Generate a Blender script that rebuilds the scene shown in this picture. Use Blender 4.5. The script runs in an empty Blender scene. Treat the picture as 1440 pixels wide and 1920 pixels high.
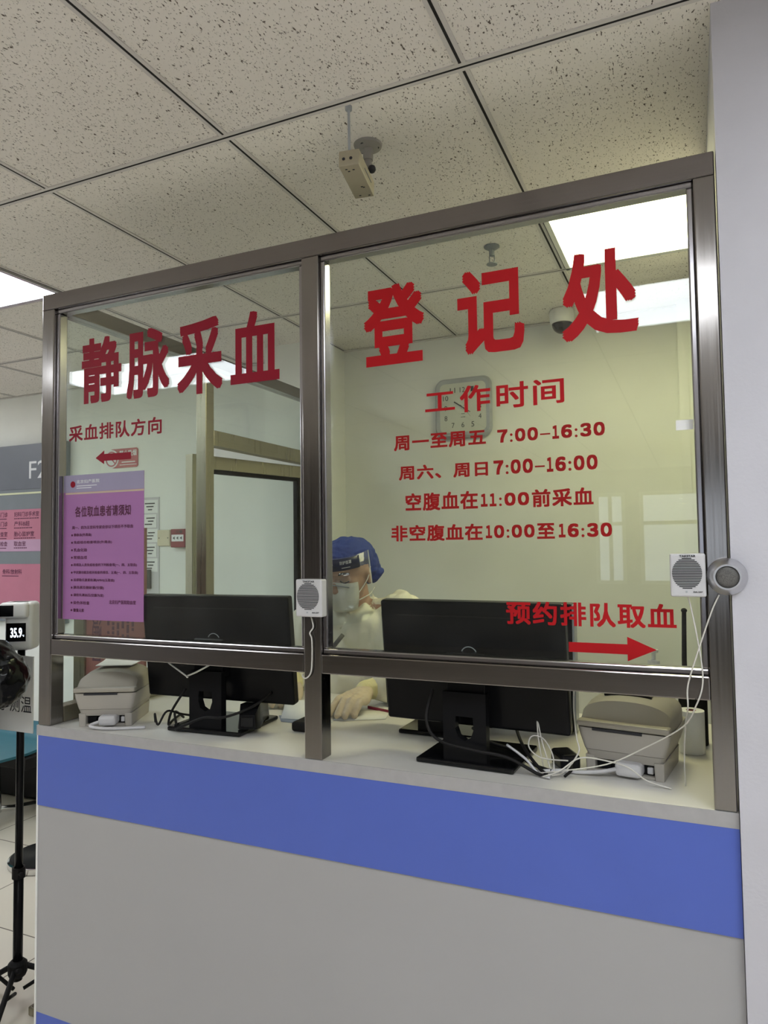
import bpy, bmesh, math, random
from mathutils import Vector, Matrix, Euler, noise

random.seed(7)
S = bpy.context.scene
COL = S.collection
R = math.radians

# ------------------------------------------------------------------ camera
cam = bpy.data.cameras.new('camera')
cam.sensor_fit = 'HORIZONTAL'; cam.sensor_width = 36.0; cam.lens = 1320.37 * 36.0 / 1440.0
cam.clip_start = 0.05
camo = bpy.data.objects.new('camera', cam); COL.objects.link(camo)
rt = Vector((0.91425769, 0.40492504, -0.01298416)); up = Vector((0.03161356, -0.0393538, 0.99872512)); fw = Vector((-0.40389783, 0.91350259, 0.04878063))
m = Matrix.Identity(4)
for i in range(3):
    m[i][0], m[i][1], m[i][2] = rt[i], up[i], -fw[i]
m.translation = (1.6893, -1.4229, 1.5065)
camo.matrix_world = m
S.camera = camo

# ------------------------------------------------------------------ colour management, world
S.view_settings.view_transform = 'Standard'; S.view_settings.look = 'None'
S.view_settings.gamma = 1.0; S.view_settings.use_curve_mapping = False
S.view_settings.exposure = 0.87
S.cycles.max_bounces = 10; S.cycles.transparent_max_bounces = 24; S.cycles.glossy_bounces = 5
S.cycles.caustics_reflective = False; S.cycles.caustics_refractive = False
W = bpy.data.worlds.new('daylight'); S.world = W; W.use_nodes = True
W.node_tree.nodes['Background'].inputs[0].default_value = (0.80, 0.88, 1.0, 1)
W.node_tree.nodes['Background'].inputs[1].default_value = 1.1
HALL_LIGHT = 6.5          # luminance of the hall's ceiling panels
BOOTH_LIGHT = 8.0         # luminance of the booth's yellowed ceiling panel

# ------------------------------------------------------------------ materials
def nodes_of(name):
    mt = bpy.data.materials.new(name); mt.use_nodes = True
    nt = mt.node_tree
    return mt, nt, nt.nodes['Principled BSDF']

def mat(name, col, rough=0.5, metal=0.0, spec=0.5, var=0.06, vscale=8.0, bump=0.0, bscale=60.0, emit=None, estr=0.0, coat=0.0, stretch=(1, 1, 1)):
    mt, nt, b = nodes_of(name)
    tc = nt.nodes.new('ShaderNodeTexCoord'); mp = nt.nodes.new('ShaderNodeMapping'); mp.inputs['Scale'].default_value = stretch
    nt.links.new(tc.outputs['Object'], mp.inputs[0])
    nz = nt.nodes.new('ShaderNodeTexNoise'); nz.inputs['Scale'].default_value = vscale; nz.inputs['Detail'].default_value = 4
    nt.links.new(mp.outputs[0], nz.inputs['Vector'])
    rp = nt.nodes.new('ShaderNodeValToRGB')
    rp.color_ramp.elements[0].position = 0.3; rp.color_ramp.elements[1].position = 0.7
    lo = [c * (1 - var) for c in col]; hi = [min(1, c * (1 + var)) for c in col]
    rp.color_ramp.elements[0].color = (*lo, 1); rp.color_ramp.elements[1].color = (*hi, 1)
    nt.links.new(nz.outputs['Fac'], rp.inputs[0]); nt.links.new(rp.outputs[0], b.inputs['Base Color'])
    b.inputs['Roughness'].default_value = rough; b.inputs['Metallic'].default_value = metal
    b.inputs['Specular IOR Level'].default_value = spec; b.inputs['Coat Weight'].default_value = coat
    if bump:
        n2 = nt.nodes.new('ShaderNodeTexNoise'); n2.inputs['Scale'].default_value = bscale; n2.inputs['Detail'].default_value = 3
        nt.links.new(mp.outputs[0], n2.inputs['Vector'])
        bp = nt.nodes.new('ShaderNodeBump'); bp.inputs['Strength'].default_value = bump; bp.inputs['Distance'].default_value = 0.01
        nt.links.new(n2.outputs['Fac'], bp.inputs['Height']); nt.links.new(bp.outputs[0], b.inputs['Normal'])
    if emit:
        b.inputs['Emission Color'].default_value = (*emit, 1); b.inputs['Emission Strength'].default_value = estr
    return mt

def glass(name, tint, ior=1.5, rough=0.0, dirt=0.0):
    mt, nt, b = nodes_of(name); nt.nodes.remove(b)
    out = nt.nodes['Material Output']
    tr = nt.nodes.new('ShaderNodeBsdfTransparent'); tr.inputs[0].default_value = (*tint, 1)
    gl = nt.nodes.new('ShaderNodeBsdfGlossy'); gl.inputs['Roughness'].default_value = rough; gl.inputs['Color'].default_value = (1, 1, 1, 1)
    lw = nt.nodes.new('ShaderNodeLayerWeight'); pw = nt.nodes.new('ShaderNodeMath'); pw.operation = 'POWER'; pw.inputs[1].default_value = 5
    nt.links.new(lw.outputs['Facing'], pw.inputs[0])
    f0 = ((ior - 1) / (ior + 1)) ** 2
    fr = nt.nodes.new('ShaderNodeMath'); fr.operation = 'MULTIPLY_ADD'; fr.inputs[1].default_value = 1 - f0; fr.inputs[2].default_value = f0
    nt.links.new(pw.outputs[0], fr.inputs[0]); lw.inputs[0].default_value = 0.5
    mx = nt.nodes.new('ShaderNodeMixShader')
    nt.links.new(fr.outputs[0], mx.inputs[0]); nt.links.new(tr.outputs[0], mx.inputs[1]); nt.links.new(gl.outputs[0], mx.inputs[2])
    last = mx
    if dirt:
        df = nt.nodes.new('ShaderNodeBsdfDiffuse'); df.inputs[0].default_value = (0.8, 0.8, 0.8, 1)
        nz = nt.nodes.new('ShaderNodeTexNoise'); nz.inputs['Scale'].default_value = 9; nz.inputs['Detail'].default_value = 6
        tc = nt.nodes.new('ShaderNodeTexCoord'); nt.links.new(tc.outputs['Object'], nz.inputs['Vector'])
        mr = nt.nodes.new('ShaderNodeMapRange'); mr.inputs[1].default_value = 0.45; mr.inputs[2].default_value = 0.8; mr.inputs[3].default_value = 0.0; mr.inputs[4].default_value = dirt
        nt.links.new(nz.outputs['Fac'], mr.inputs[0])
        m2 = nt.nodes.new('ShaderNodeMixShader'); nt.links.new(mr.outputs[0], m2.inputs[0]); nt.links.new(mx.outputs[0], m2.inputs[1]); nt.links.new(df.outputs[0], m2.inputs[2])
        last = m2
    nt.links.new(last.outputs[0], out.inputs[0])
    return mt

def ceiling_mat():
    mt, nt, b = nodes_of('mineral_fibre_tile')
    tc = nt.nodes.new('ShaderNodeTexCoord')
    def chain(scale, st, thr, soft):
        mp = nt.nodes.new('ShaderNodeMapping'); mp.inputs['Scale'].default_value = st
        nt.links.new(tc.outputs['Object'], mp.inputs[0])
        nz = nt.nodes.new('ShaderNodeTexNoise'); nz.inputs['Scale'].default_value = scale; nz.inputs['Detail'].default_value = 2.5; nz.inputs['Roughness'].default_value = 0.55
        nt.links.new(mp.outputs[0], nz.inputs['Vector'])
        mr = nt.nodes.new('ShaderNodeMapRange'); mr.inputs[1].default_value = thr; mr.inputs[2].default_value = thr + soft
        nt.links.new(nz.outputs['Fac'], mr.inputs[0]); return mr
    a = chain(165, (1.0, 0.5, 1), 0.648, 0.055); c = chain(330, (1.0, 0.45, 1), 0.635, 0.055)
    mx = nt.nodes.new('ShaderNodeMath'); mx.operation = 'MAXIMUM'
    nt.links.new(a.outputs[0], mx.inputs[0]); nt.links.new(c.outputs[0], mx.inputs[1])
    g = nt.nodes.new('ShaderNodeTexNoise'); g.inputs['Scale'].default_value = 1.6; nt.links.new(tc.outputs['Object'], g.inputs['Vector'])
    r0 = nt.nodes.new('ShaderNodeValToRGB'); r0.color_ramp.elements[0].color = (0.78, 0.74, 0.68, 1); r0.color_ramp.elements[1].color = (0.86, 0.82, 0.76, 1)
    nt.links.new(g.outputs['Fac'], r0.inputs[0])
    mc = nt.nodes.new('ShaderNodeMix'); mc.data_type = 'RGBA'
    nt.links.new(mx.outputs[0], mc.inputs[0]); nt.links.new(r0.outputs[0], mc.inputs[6]); mc.inputs[7].default_value = (0.13, 0.105, 0.085, 1)
    nt.links.new(mc.outputs[2], b.inputs['Base Color'])
    bp = nt.nodes.new('ShaderNodeBump'); bp.inputs['Strength'].default_value = 0.6; bp.inputs['Distance'].default_value = -0.003
    nt.links.new(mx.outputs[0], bp.inputs['Height']); nt.links.new(bp.outputs[0], b.inputs['Normal'])
    b.inputs['Roughness'].default_value = 0.95; b.inputs['Specular IOR Level'].default_value = 0.1
    return mt

def floor_mat():
    mt, nt, b = nodes_of('cream_floor_tile')
    tc = nt.nodes.new('ShaderNodeTexCoord')
    br = nt.nodes.new('ShaderNodeTexBrick'); br.offset = 0.0
    br.inputs['Scale'].default_value = 1.0; br.inputs['Brick Width'].default_value = 0.6; br.inputs['Row Height'].default_value = 0.6
    br.inputs['Mortar Size'].default_value = 0.003; br.inputs['Mortar Smooth'].default_value = 0.2
    br.inputs['Color1'].default_value = (0.80, 0.74, 0.63, 1); br.inputs['Color2'].default_value = (0.77, 0.71, 0.60, 1); br.inputs['Mortar'].default_value = (0.2, 0.17, 0.14, 1)
    nt.links.new(tc.outputs['Object'], br.inputs['Vector']); nt.links.new(br.outputs['Color'], b.inputs['Base Color'])
    b.inputs['Roughness'].default_value = 0.22
    return mt

def steel(name, col, rough, st, streak=0.10):
    mt, nt, b = nodes_of(name)
    tc = nt.nodes.new('ShaderNodeTexCoord'); mp = nt.nodes.new('ShaderNodeMapping'); mp.inputs['Scale'].default_value = st
    nt.links.new(tc.outputs['Object'], mp.inputs[0])
    nz = nt.nodes.new('ShaderNodeTexNoise'); nz.inputs['Scale'].default_value = 1.0; nz.inputs['Detail'].default_value = 5
    nt.links.new(mp.outputs[0], nz.inputs['Vector'])
    mr = nt.nodes.new('ShaderNodeMapRange'); mr.inputs[3].default_value = rough - streak; mr.inputs[4].default_value = rough + streak
    nt.links.new(nz.outputs['Fac'], mr.inputs[0]); nt.links.new(mr.outputs[0], b.inputs['Roughness'])
    rp = nt.nodes.new('ShaderNodeValToRGB'); rp.color_ramp.elements[0].color = (*[c * .85 for c in col], 1); rp.color_ramp.elements[1].color = (*col, 1)
    nt.links.new(nz.outputs['Fac'], rp.inputs[0]); nt.links.new(rp.outputs[0], b.inputs['Base Color'])
    b.inputs['Metallic'].default_value = 1.0
    return mt

M = {}
M['ceil'] = ceiling_mat()
M['grid'] = mat('ceiling_grid_metal', (0.62, 0.59, 0.56), 0.6)
M['void'] = mat('unlit_void_black', (0.012, 0.011, 0.010), 0.9)  # black standing in for the unlit void and the shaded grid slots
M['floor'] = floor_mat()
M['wall'] = mat('wall_paint', (0.72, 0.70, 0.69), 0.75, bump=0.05, bscale=120)
M['wallf'] = mat('darkened_far_wall', (0.40, 0.38, 0.37), 0.8)  # unseen wall darkened to stand in for a dim hall in reflections
M['wallb'] = mat('booth_wall_paint', (0.80, 0.81, 0.76), 0.8, var=0.05, vscale=2.5, bump=0.05, bscale=60)
M['pier'] = mat('pier_paint', (0.53, 0.52, 0.565), 0.7, var=0.03, bump=0.06, bscale=150)
M['steel_v'] = steel('stainless_steel_upright', (0.28, 0.262, 0.25), 0.17, (260, 260, 2.5))
M['steel_h'] = steel('stainless_steel_rail', (0.25, 0.23, 0.225), 0.19, (2.5, 260, 260))
M['steel_m'] = steel('polished_steel_rail', (0.26, 0.24, 0.235), 0.14, (2.5, 260, 260), 0.05)
M['steel_d'] = steel('stainless_steel_side', (0.40, 0.37, 0.29), 0.3, (120, 120, 3))
M['bead'] = mat('polished_glazing_bead', (0.34, 0.325, 0.34), 0.2, metal=1.0, var=0.02)
M['glass'] = glass('clear_glass', (0.955, 0.975, 0.96), 1.5, dirt=0.010)
M['glass_side'] = glass('green_tinted_glass', (0.95, 0.985, 0.965), 1.5)
M['clear'] = glass('clear_plastic', (0.97, 0.98, 0.98), 1.4)
M['red'] = mat('red_vinyl', (0.40, 0.009, 0.013), 0.45, spec=0.15)
M['redl'] = mat('dark_red_vinyl', (0.25, 0.006, 0.020), 0.45, spec=0.15)
M['reds'] = mat('brick_red_vinyl', (0.29, 0.009, 0.010), 0.45, spec=0.15)
M['blue'] = mat('blue_laminate', (0.078, 0.128, 0.49), 0.45, var=0.02)
M['grey'] = mat('grey_laminate', (0.375, 0.368, 0.372), 0.5, var=0.02, vscale=3)
M['edge'] = mat('grey_edge_band', (0.37, 0.36, 0.36), 0.5, var=0.05, vscale=40)
M['top'] = mat('white_worktop', (0.66, 0.64, 0.60), 0.30, var=0.02)
M['black'] = mat('black_plastic', (0.008, 0.008, 0.009), 0.25, spec=0.12, var=0.2)
M['blackm'] = mat('matt_black', (0.010, 0.009, 0.009), 0.6, spec=0.2, var=0.2)
M['gloss'] = mat('glossy_black', (0.006, 0.006, 0.007), 0.12, spec=0.3, var=0.2)
M['beige'] = mat('printer_beige', (0.37, 0.345, 0.305), 0.5, var=0.03)
M['lid'] = mat('printer_lid_beige', (0.33, 0.305, 0.255), 0.5, var=0.03)
M['white'] = mat('white_plastic', (0.78, 0.78, 0.76), 0.35, var=0.02)
M['spk'] = mat('light_grey_plastic', (0.56, 0.55, 0.56), 0.45, var=0.02)
M['paper'] = mat('white_paper', (0.80, 0.80, 0.78), 0.8, var=0.02)
M['pink'] = mat('magenta_paper', (0.34, 0.14, 0.35), 0.55, var=0.02)
M['lav'] = mat('lavender_band', (0.30, 0.27, 0.40), 0.55, var=0.03)
M['gold'] = mat('pale_gold_line', (0.52, 0.40, 0.30), 0.6)
M['ink'] = mat('maroon_ink', (0.09, 0.012, 0.05), 0.7)
M['inkb'] = mat('black_ink', (0.02, 0.02, 0.025), 0.7)
M['inkw'] = mat('white_lettering', (0.75, 0.76, 0.78), 0.6)
M['slate'] = mat('slate_board', (0.115, 0.125, 0.15), 0.4, var=0.04)
M['slate2'] = mat('grey_board_band', (0.16, 0.18, 0.20), 0.4, var=0.04)
M['rose'] = mat('rose_board', (0.46, 0.155, 0.23), 0.45, var=0.04)
M['mauve'] = mat('mauve_board', (0.45, 0.27, 0.40), 0.45, var=0.04)
M['lime'] = mat('pale_yellow_line', (0.62, 0.64, 0.42), 0.5)
M['hall'] = mat('hall_light_diffuser', (0.9, 0.9, 0.9), 0.4, emit=(0.89, 0.945, 1.0), estr=HALL_LIGHT)
M['boothl'] = mat('yellowed_light_diffuser', (0.9, 0.88, 0.5), 0.4, emit=(1.0, 0.965, 0.55), estr=BOOTH_LIGHT)
M['alu'] = mat('brushed_aluminium', (0.62, 0.62, 0.64), 0.32, metal=1.0)
M['chrome'] = mat('chrome', (0.7, 0.7, 0.7), 0.12, metal=1.0)
M['mesh'] = mat('dark_mesh', (0.10, 0.095, 0.09), 0.6, var=0.5, vscale=900)
M['wire'] = mat('white_cable', (0.62, 0.60, 0.55), 0.5)
M['cream'] = mat('cream_plastic', (0.62, 0.56, 0.40), 0.45)
M['cambox'] = mat('aged_beige_metal', (0.36, 0.32, 0.23), 0.5)
M['discg'] = mat('grey_cast_metal', (0.26, 0.245, 0.225), 0.5)
M['fire'] = mat('fire_alarm_red', (0.22, 0.012, 0.03), 0.4)
M['sign'] = mat('red_sign_plate', (0.42, 0.05, 0.07), 0.4)
M['teal'] = mat('teal_seat', (0.012, 0.13, 0.18), 0.35)
M['clockrim'] = mat('silver_clock_rim', (0.36, 0.38, 0.40), 0.35, var=0.1, vscale=20)
M['clockface'] = mat('pale_clock_face', (0.56, 0.58, 0.50), 0.4)
M['skin'] = mat('skin', (0.46, 0.27, 0.19), 0.5, var=0.06, vscale=20)
M['brow'] = mat('dark_hair', (0.02, 0.015, 0.012), 0.6)
M['lip'] = mat('lip', (0.40, 0.13, 0.11), 0.5)
M['capb'] = mat('blue_nonwoven_cap', (0.028, 0.052, 0.24), 0.8, bump=0.25, bscale=70)
M['gown'] = mat('off_white_gown', (0.80, 0.77, 0.63), 0.8, var=0.05, vscale=9, bump=0.2, bscale=35)
M['mask'] = mat('white_mask', (0.74, 0.72, 0.66), 0.8, bump=0.05)
M['glove'] = mat('cream_latex_glove', (0.60, 0.50, 0.36), 0.5, var=0.08, vscale=25, bump=0.25, bscale=90)
M['cuff'] = mat('yellow_glove_cuff', (0.72, 0.66, 0.36), 0.5, var=0.06, bump=0.2)
M['navy'] = mat('navy_visor_label', (0.006, 0.010, 0.045), 0.35)
M['puff'] = mat('black_puffer_shell', (0.003, 0.003, 0.004), 0.13, spec=0.3, var=0.2)
M['denim'] = mat('black_trousers', (0.015, 0.015, 0.018), 0.8)
M['redp'] = mat('red_notice_paper', (0.30, 0.10, 0.09), 0.6, var=0.05)
M['led'] = mat('display_digits', (0.9, 0.9, 1.0), 0.4, emit=(0.75, 0.85, 1.0), estr=1.6)
M['redb'] = mat('red_plastic', (0.30, 0.02, 0.06), 0.35)
M['bluep'] = mat('blue_grey_paper', (0.32, 0.35, 0.42), 0.7)
M['tint'] = glass('dark_dome', (0.06, 0.06, 0.06), 1.5)

# ------------------------------------------------------------------ mesh helpers
class MB:
    """collects shapes in one bmesh; build() links it as ONE mesh object"""
    def __init__(s): s.b = bmesh.new()
    def box(s, x0, y0, z0, x1, y1, z1, bev=0.0, M4=None, seg=2):
        r = bmesh.ops.create_cube(s.b, size=1.0)
        vs = r['verts']
        for v in vs:
            v.co = Vector(((x0 + x1) / 2 + v.co.x * (x1 - x0), (y0 + y1) / 2 + v.co.y * (y1 - y0), (z0 + z1) / 2 + v.co.z * (z1 - z0)))
        if M4 is not None: bmesh.ops.transform(s.b, matrix=M4, verts=vs)
        if bev:
            es = list({e for v in vs for e in v.link_edges})
            bmesh.ops.bevel(s.b, geom=es, offset=bev, segments=seg, affect='EDGES', profile=0.5, clamp_overlap=True)
        return s
    def loft(s, loops, caps=True, closed=False):
        vl = [[s.b.verts.new(p) for p in L] for L in loops]
        n = len(vl[0])
        pairs = list(zip(vl, vl[1:])) + ([(vl[-1], vl[0])] if closed else [])
        for A, B in pairs:
            for i in range(n):
                j = (i + 1) % n
                s.b.faces.new((A[i], A[j], B[j], B[i]))
        if caps and not closed:
            s.b.faces.new(list(reversed(vl[0]))); s.b.faces.new(vl[-1])
        return s
    def tube(s, pts, r, n=8, smooth=True, r1=None):
        P = [Vector(p) for p in pts]
        if smooth and len(P) > 2:
            Q = []
            for i in range(len(P) - 1):
                p0 = P[max(i - 1, 0)]; p1 = P[i]; p2 = P[i + 1]; p3 = P[min(i + 2, len(P) - 1)]
                for k in range(6):
                    t = k / 6
                    Q.append(0.5 * ((2 * p1) + (p2 - p0) * t + (2 * p0 - 5 * p1 + 4 * p2 - p3) * t * t + (3 * p1 - p0 - 3 * p2 + p3) * t ** 3))
            Q.append(P[-1]); P = Q
        nrm = None; loops = []
        for i, p in enumerate(P):
            t = (P[min(i + 1, len(P) - 1)] - P[max(i - 1, 0)])
            t = t.normalized() if t.length > 1e-9 else Vector((0, 0, 1))
            if nrm is None:
                nrm = t.orthogonal().normalized()
            nrm = (nrm - t * nrm.dot(t))
            nrm = nrm.normalized() if nrm.length > 1e-6 else t.orthogonal().normalized()
            bi = t.cross(nrm); rr = r if r1 is None else r + (r1 - r) * i / (len(P) - 1)
            loops.append([p + (nrm * math.cos(2 * math.pi * k / n) + bi * math.sin(2 * math.pi * k / n)) * rr for k in range(n)])
        return s.loft(loops)
    def lathe(s, prof, o=(0, 0, 0), axis='z', n=32, M4=None):
        """prof: list of (radius, height); axis 'z' up, 'y-' towards -y"""
        loops = []
        for rr, h in prof:
            L = []
            for k in range(n):
                a = 2 * math.pi * k / n; c, d = math.cos(a) * max(rr, 1e-4), math.sin(a) * max(rr, 1e-4)
                v = Vector((c, d, h)) if axis == 'z' else Vector((c, -h, d))
                v = v + Vector(o)
                L.append(M4 @ v if M4 is not None else v)
            loops.append(L)
        return s.loft(loops)
    def prism(s, poly, y0, y1):
        """poly of (x,z), extruded from y0 to y1"""
        return s.loft([[(x, y0, z) for x, z in poly], [(x, y1, z) for x, z in poly]])
    def cap(s, p0, r0, p1, r1, n=14):
        p0 = Vector(p0); p1 = Vector(p1); d = p1 - p0; L = d.length
        t = d.normalized() if L > 1e-6 else Vector((0, 0, 1)); a = t.orthogonal().normalized(); b = t.cross(a)
        loops = []
        for k in range(6):
            th = math.pi / 2 * (1 - k / 6 * 1.0)
            loops.append((p0 - t * r0 * math.sin(th), max(r0 * math.cos(th), 1e-4)))
        loops.append((p0, r0)); loops.append((p1, r1))
        for k in range(1, 7):
            th = math.pi / 2 * k / 6
            loops.append((p1 + t * r1 * math.sin(th), max(r1 * math.cos(th), 1e-4)))
        return s.loft([[c + (a * math.cos(2 * math.pi * i / n) + b * math.sin(2 * math.pi * i / n)) * rr for i in range(n)] for c, rr in loops])
    def ell(s, c, rad, rot=(0, 0, 0), n=24, m=16):
        Rm = Euler(rot).to_matrix(); c = Vector(c); loops = []
        for j in range(m + 1):
            th = math.pi * j / m - math.pi / 2
            rr = max(math.cos(th), 1e-3); z = math.sin(th)
            loops.append([c + Rm @ Vector((rad[0] * rr * math.cos(2 * math.pi * i / n), rad[1] * rr * math.sin(2 * math.pi * i / n), rad[2] * z)) for i in range(n)])
        return s.loft(loops)
    def text(s, body, rect, y, th=0.0006, off=0.015, sp=1.0, M4=None, flip=False):
        """lettering facing -y, filling rect = (x0, z0, x1, z1) with its front face at y"""
        c = bpy.data.curves.new('lettering', 'FONT'); c.body = body; c.space_character = sp
        c.resolution_u = 3
        o = bpy.data.objects.new('lettering', c); COL.objects.link(o)
        me = bpy.data.meshes.new_from_object(o.evaluated_get(bpy.context.evaluated_depsgraph_get()))
        bpy.data.objects.remove(o); bpy.data.curves.remove(c)
        xs = [v.co.x for v in me.vertices]; ys = [v.co.y for v in me.vertices]
        ax, bx, ay, by = min(xs), max(xs), min(ys), max(ys)
        x0, z0, x1, z1 = rect
        if x1 is None: x1 = x0 + (bx - ax) * (z1 - z0) / (by - ay)
        if off:                                    # heavier strokes: the outline laid down several times, slightly shifted
            em = (z1 - z0) / max(by - ay, 1e-6); ex = (x1 - x0) / max(bx - ax, 1e-6); dx, dz = off * ex, off * em
            x0 += dx; x1 -= dx; z0 += dz; z1 -= dz
            sh = [(i * dx, j * dz) for i in (-1, 0, 1) for j in (-1, 0, 1)]
        else: sh = [(0, 0)]
        co = [v.co.copy() for v in me.vertices]
        for q, (sx_, sz_) in enumerate(sh):
            for v, o_ in zip(me.vertices, co):
                p = Vector((x0 + (o_.x - ax) / (bx - ax) * (x1 - x0) + sx_, y - q * 4e-6, z0 + (o_.y - ay) / max(by - ay, 1e-6) * (z1 - z0) + sz_))
                v.co = M4 @ p if M4 is not None else p
            t = bmesh.new(); t.from_mesh(me)
            bmesh.ops.remove_doubles(t, verts=t.verts, dist=1e-6)
            if th and q == 0:
                g = bmesh.ops.extrude_face_region(t, geom=list(t.faces))
                d = Vector((0, th, 0))
                if M4 is not None: d = M4.to_3x3() @ d
                bmesh.ops.translate(t, vec=d, verts=[e for e in g['geom'] if isinstance(e, bmesh.types.BMVert)])
            bmesh.ops.recalc_face_normals(t, faces=t.faces)
            tmp = bpy.data.meshes.new('tmp'); t.to_mesh(tmp); t.free()
            s.b.from_mesh(tmp); bpy.data.meshes.remove(tmp)
        bpy.data.meshes.remove(me)
        return s
    def build(s, name, m, parent=None, smooth=False, recalc=True, auto=None, **props):
        if recalc: bmesh.ops.recalc_face_normals(s.b, faces=s.b.faces)
        me = bpy.data.meshes.new(name); s.b.to_mesh(me); s.b.free()
        me.materials.append(M[m] if isinstance(m, str) else m)
        if smooth:
            for p in me.polygons: p.use_smooth = True
        if auto is not None:
            for p in me.polygons: p.use_smooth = True
            me.set_sharp_from_angle(angle=R(auto))
        o = bpy.data.objects.new(name, me); COL.objects.link(o)
        if parent is not None: o.parent = parent
        for k, v in props.items(): o[k] = v
        return o

def thing(name, label, cat, loc=(0, 0, 0), rz=0.0, group=None):
    o = bpy.data.objects.new(name, None); COL.objects.link(o)
    o.empty_display_size = 0.05; o.location = loc; o.rotation_euler = (0, 0, rz)
    o['label'] = label; o['category'] = cat
    if group: o['group'] = group
    return o
def tag(o, label, cat, group=None):
    o['label'] = label; o['category'] = cat
    if group: o['group'] = group
    return o
def struct(o, label=None):
    o['kind'] = 'structure'
    return o

def blob(name, mb, m, parent, voxel=0.008, smooth=6, wr=0.0, wscale=(9, 9, 4), origin=(0, 0, 0)):
    """joins overlapping shapes to one continuous skin"""
    bmesh.ops.recalc_face_normals(mb.b, faces=mb.b.faces)
    me = bpy.data.meshes.new(name); mb.b.to_mesh(me); mb.b.free()
    o = bpy.data.objects.new(name, me); COL.objects.link(o)
    md = o.modifiers.new('r', 'REMESH'); md.mode = 'VOXEL'; md.voxel_size = voxel
    if smooth:
        sm = o.modifiers.new('s', 'SMOOTH'); sm.factor = 0.5; sm.iterations = smooth
    me2 = bpy.data.meshes.new_from_object(o.evaluated_get(bpy.context.evaluated_depsgraph_get()))
    bpy.data.objects.remove(o); bpy.data.meshes.remove(me)
    if wr:
        me2.update()
        ns = [v.normal.copy() for v in me2.vertices]
        for v, n in zip(me2.vertices, ns):
            q = Vector((v.co.x * wscale[0], v.co.y * wscale[1], v.co.z * wscale[2]))
            w = noise.noise(q) + 0.5 * noise.noise(q * 2.3 + Vector((5, 1, 2)))
            v.co += n * wr * (abs(w) * 1.6 - 0.4)
    for p in me2.polygons: p.use_smooth = True
    me2.name = name; me2.materials.clear(); me2.materials.append(M[m])
    o = bpy.data.objects.new(name, me2); COL.objects.link(o); o.parent = parent
    return o

# ================================================================== SETTING
H = 2.5114; GX = 0.0713; GY = -0.0433; YB = 1.775
X0, X1, Y0 = -4.13, 3.1, -8.6
struct(MB().box(X0 - .1, Y0 - .1, -0.08, X1 + .1, YB + .15, 0.0).build('floor', 'floor'))
ce = MB(); gb = MB()
lights = [(-1.1287, 0.5597 - 0.603, 'x'), ]
xs = [GX + 0.6 * k for k in range(-7, 6)]
ys = [GY + 1.206 * k for k in range(-8, 3)]
panel_cells = {(-2, 0): 'half', (2, 0): 'booth'}
ce.box(X0, Y0, H + 0.012, X1, YB, H + 0.06)
vo = struct(ce.build('ceiling', 'void'))
ti = MB()
for i, xa in enumerate(xs[:-1]):
    for j, ya in enumerate(ys[:-1]):
        k = (i - 7, j - 8)
        yb = min(ya + 1.206, YB); xb = min(xa + 0.6, X1)
        if ya >= YB: continue
        if k == (-2, 0): segs = [(ya + 0.603, yb)]
        elif k == (2, 0): segs = [(ya, ya + 0.603)]
        else: segs = [(ya, yb)]
        for (p, q) in segs: ti.box(xa + .003, p + .003, H, xb - .003, q - .003, H + 0.0125)
t_ = ti.build('ceiling_tile_field', 'ceil', vo)
jb = MB()
def bar(x0, y0, x1, y1, ax):
    for sgn in (-1, 1):
        if ax == 'x': gb.box(x0, y0 + sgn * .0078 - .0045, H - .0030, x1, y0 + sgn * .0078 + .0045, H + .004)
        else: gb.box(x0 + sgn * .0078 - .0045, y0, H - .0030, x0 + sgn * .0078 + .0045, y1, H + .004)
    if ax == 'x': jb.box(x0, y0 - .0032, H - .0022, x1, y0 + .0032, H + .003)
    else: jb.box(x0 - .0032, y0, H - .0022, x0 + .0032, y1, H + .003)
for ya in ys: bar(X0, ya, X1, ya, 'x')
for xa in xs:
    for ya in ys[:-1]: bar(xa, ya + .0125, xa, min(ya + 1.206, YB) - .0125, 'y')
for ix in (-2, 2): bar(GX + .6 * ix + .0125, GY + .603, GX + .6 * ix + .5875, GY + .603, 'x')
jb.build('ceiling_slot_shade', 'void', vo)  # black strips in the grid slots, their shade put into the colour
gb.build('ceiling_grid', 'grid', vo)
# wall angle trim
tr = MB()
tr.box(0.063, YB - .022, H - .006, 1.745, YB - .001, H - .003); tr.box(X0, YB - .022, H - .006, -.25, YB - .001, H - .003)
struct(tr.build('trim_1', 'grid'))
struct(MB().box(X0 - .1, YB, 0, 1.745, YB + .1, H + .06).build('wall_back', 'wallb'))
struct(MB().box(1.745, -0.012, 0, X1 + .1, YB + .1, H + .06).build('wall_right', 'pier'))
struct(MB().box(-0.26, 1.53, 0, 0.063, YB, H + .01).build('wall_pillar', 'wallb'))
struct(MB().box(X0 - .1, Y0, 0, X0, YB, H + .06).build('wall_left', 'wall'))
struct(MB().box(X1, Y0, 0, X1 + .1, -.012, H + .06).build('wall_side', 'wall'))
wf = MB(); wins = [(0.42, 0.82), (1.0, 2.5)]; zb, zt = 0.95, 2.2
wf.box(X0, Y0 - .1, 0, X1, Y0, zb); wf.box(X0, Y0 - .1, zt, X1, Y0, H + .06)
e = [X0] + [q for w in wins for q in w] + [X1]
for k in range(0, len(e), 2): wf.box(e[k], Y0 - .1, zb, e[k + 1], Y0, zt)
struct(wf.build('wall_front', 'wallf'))
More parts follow.
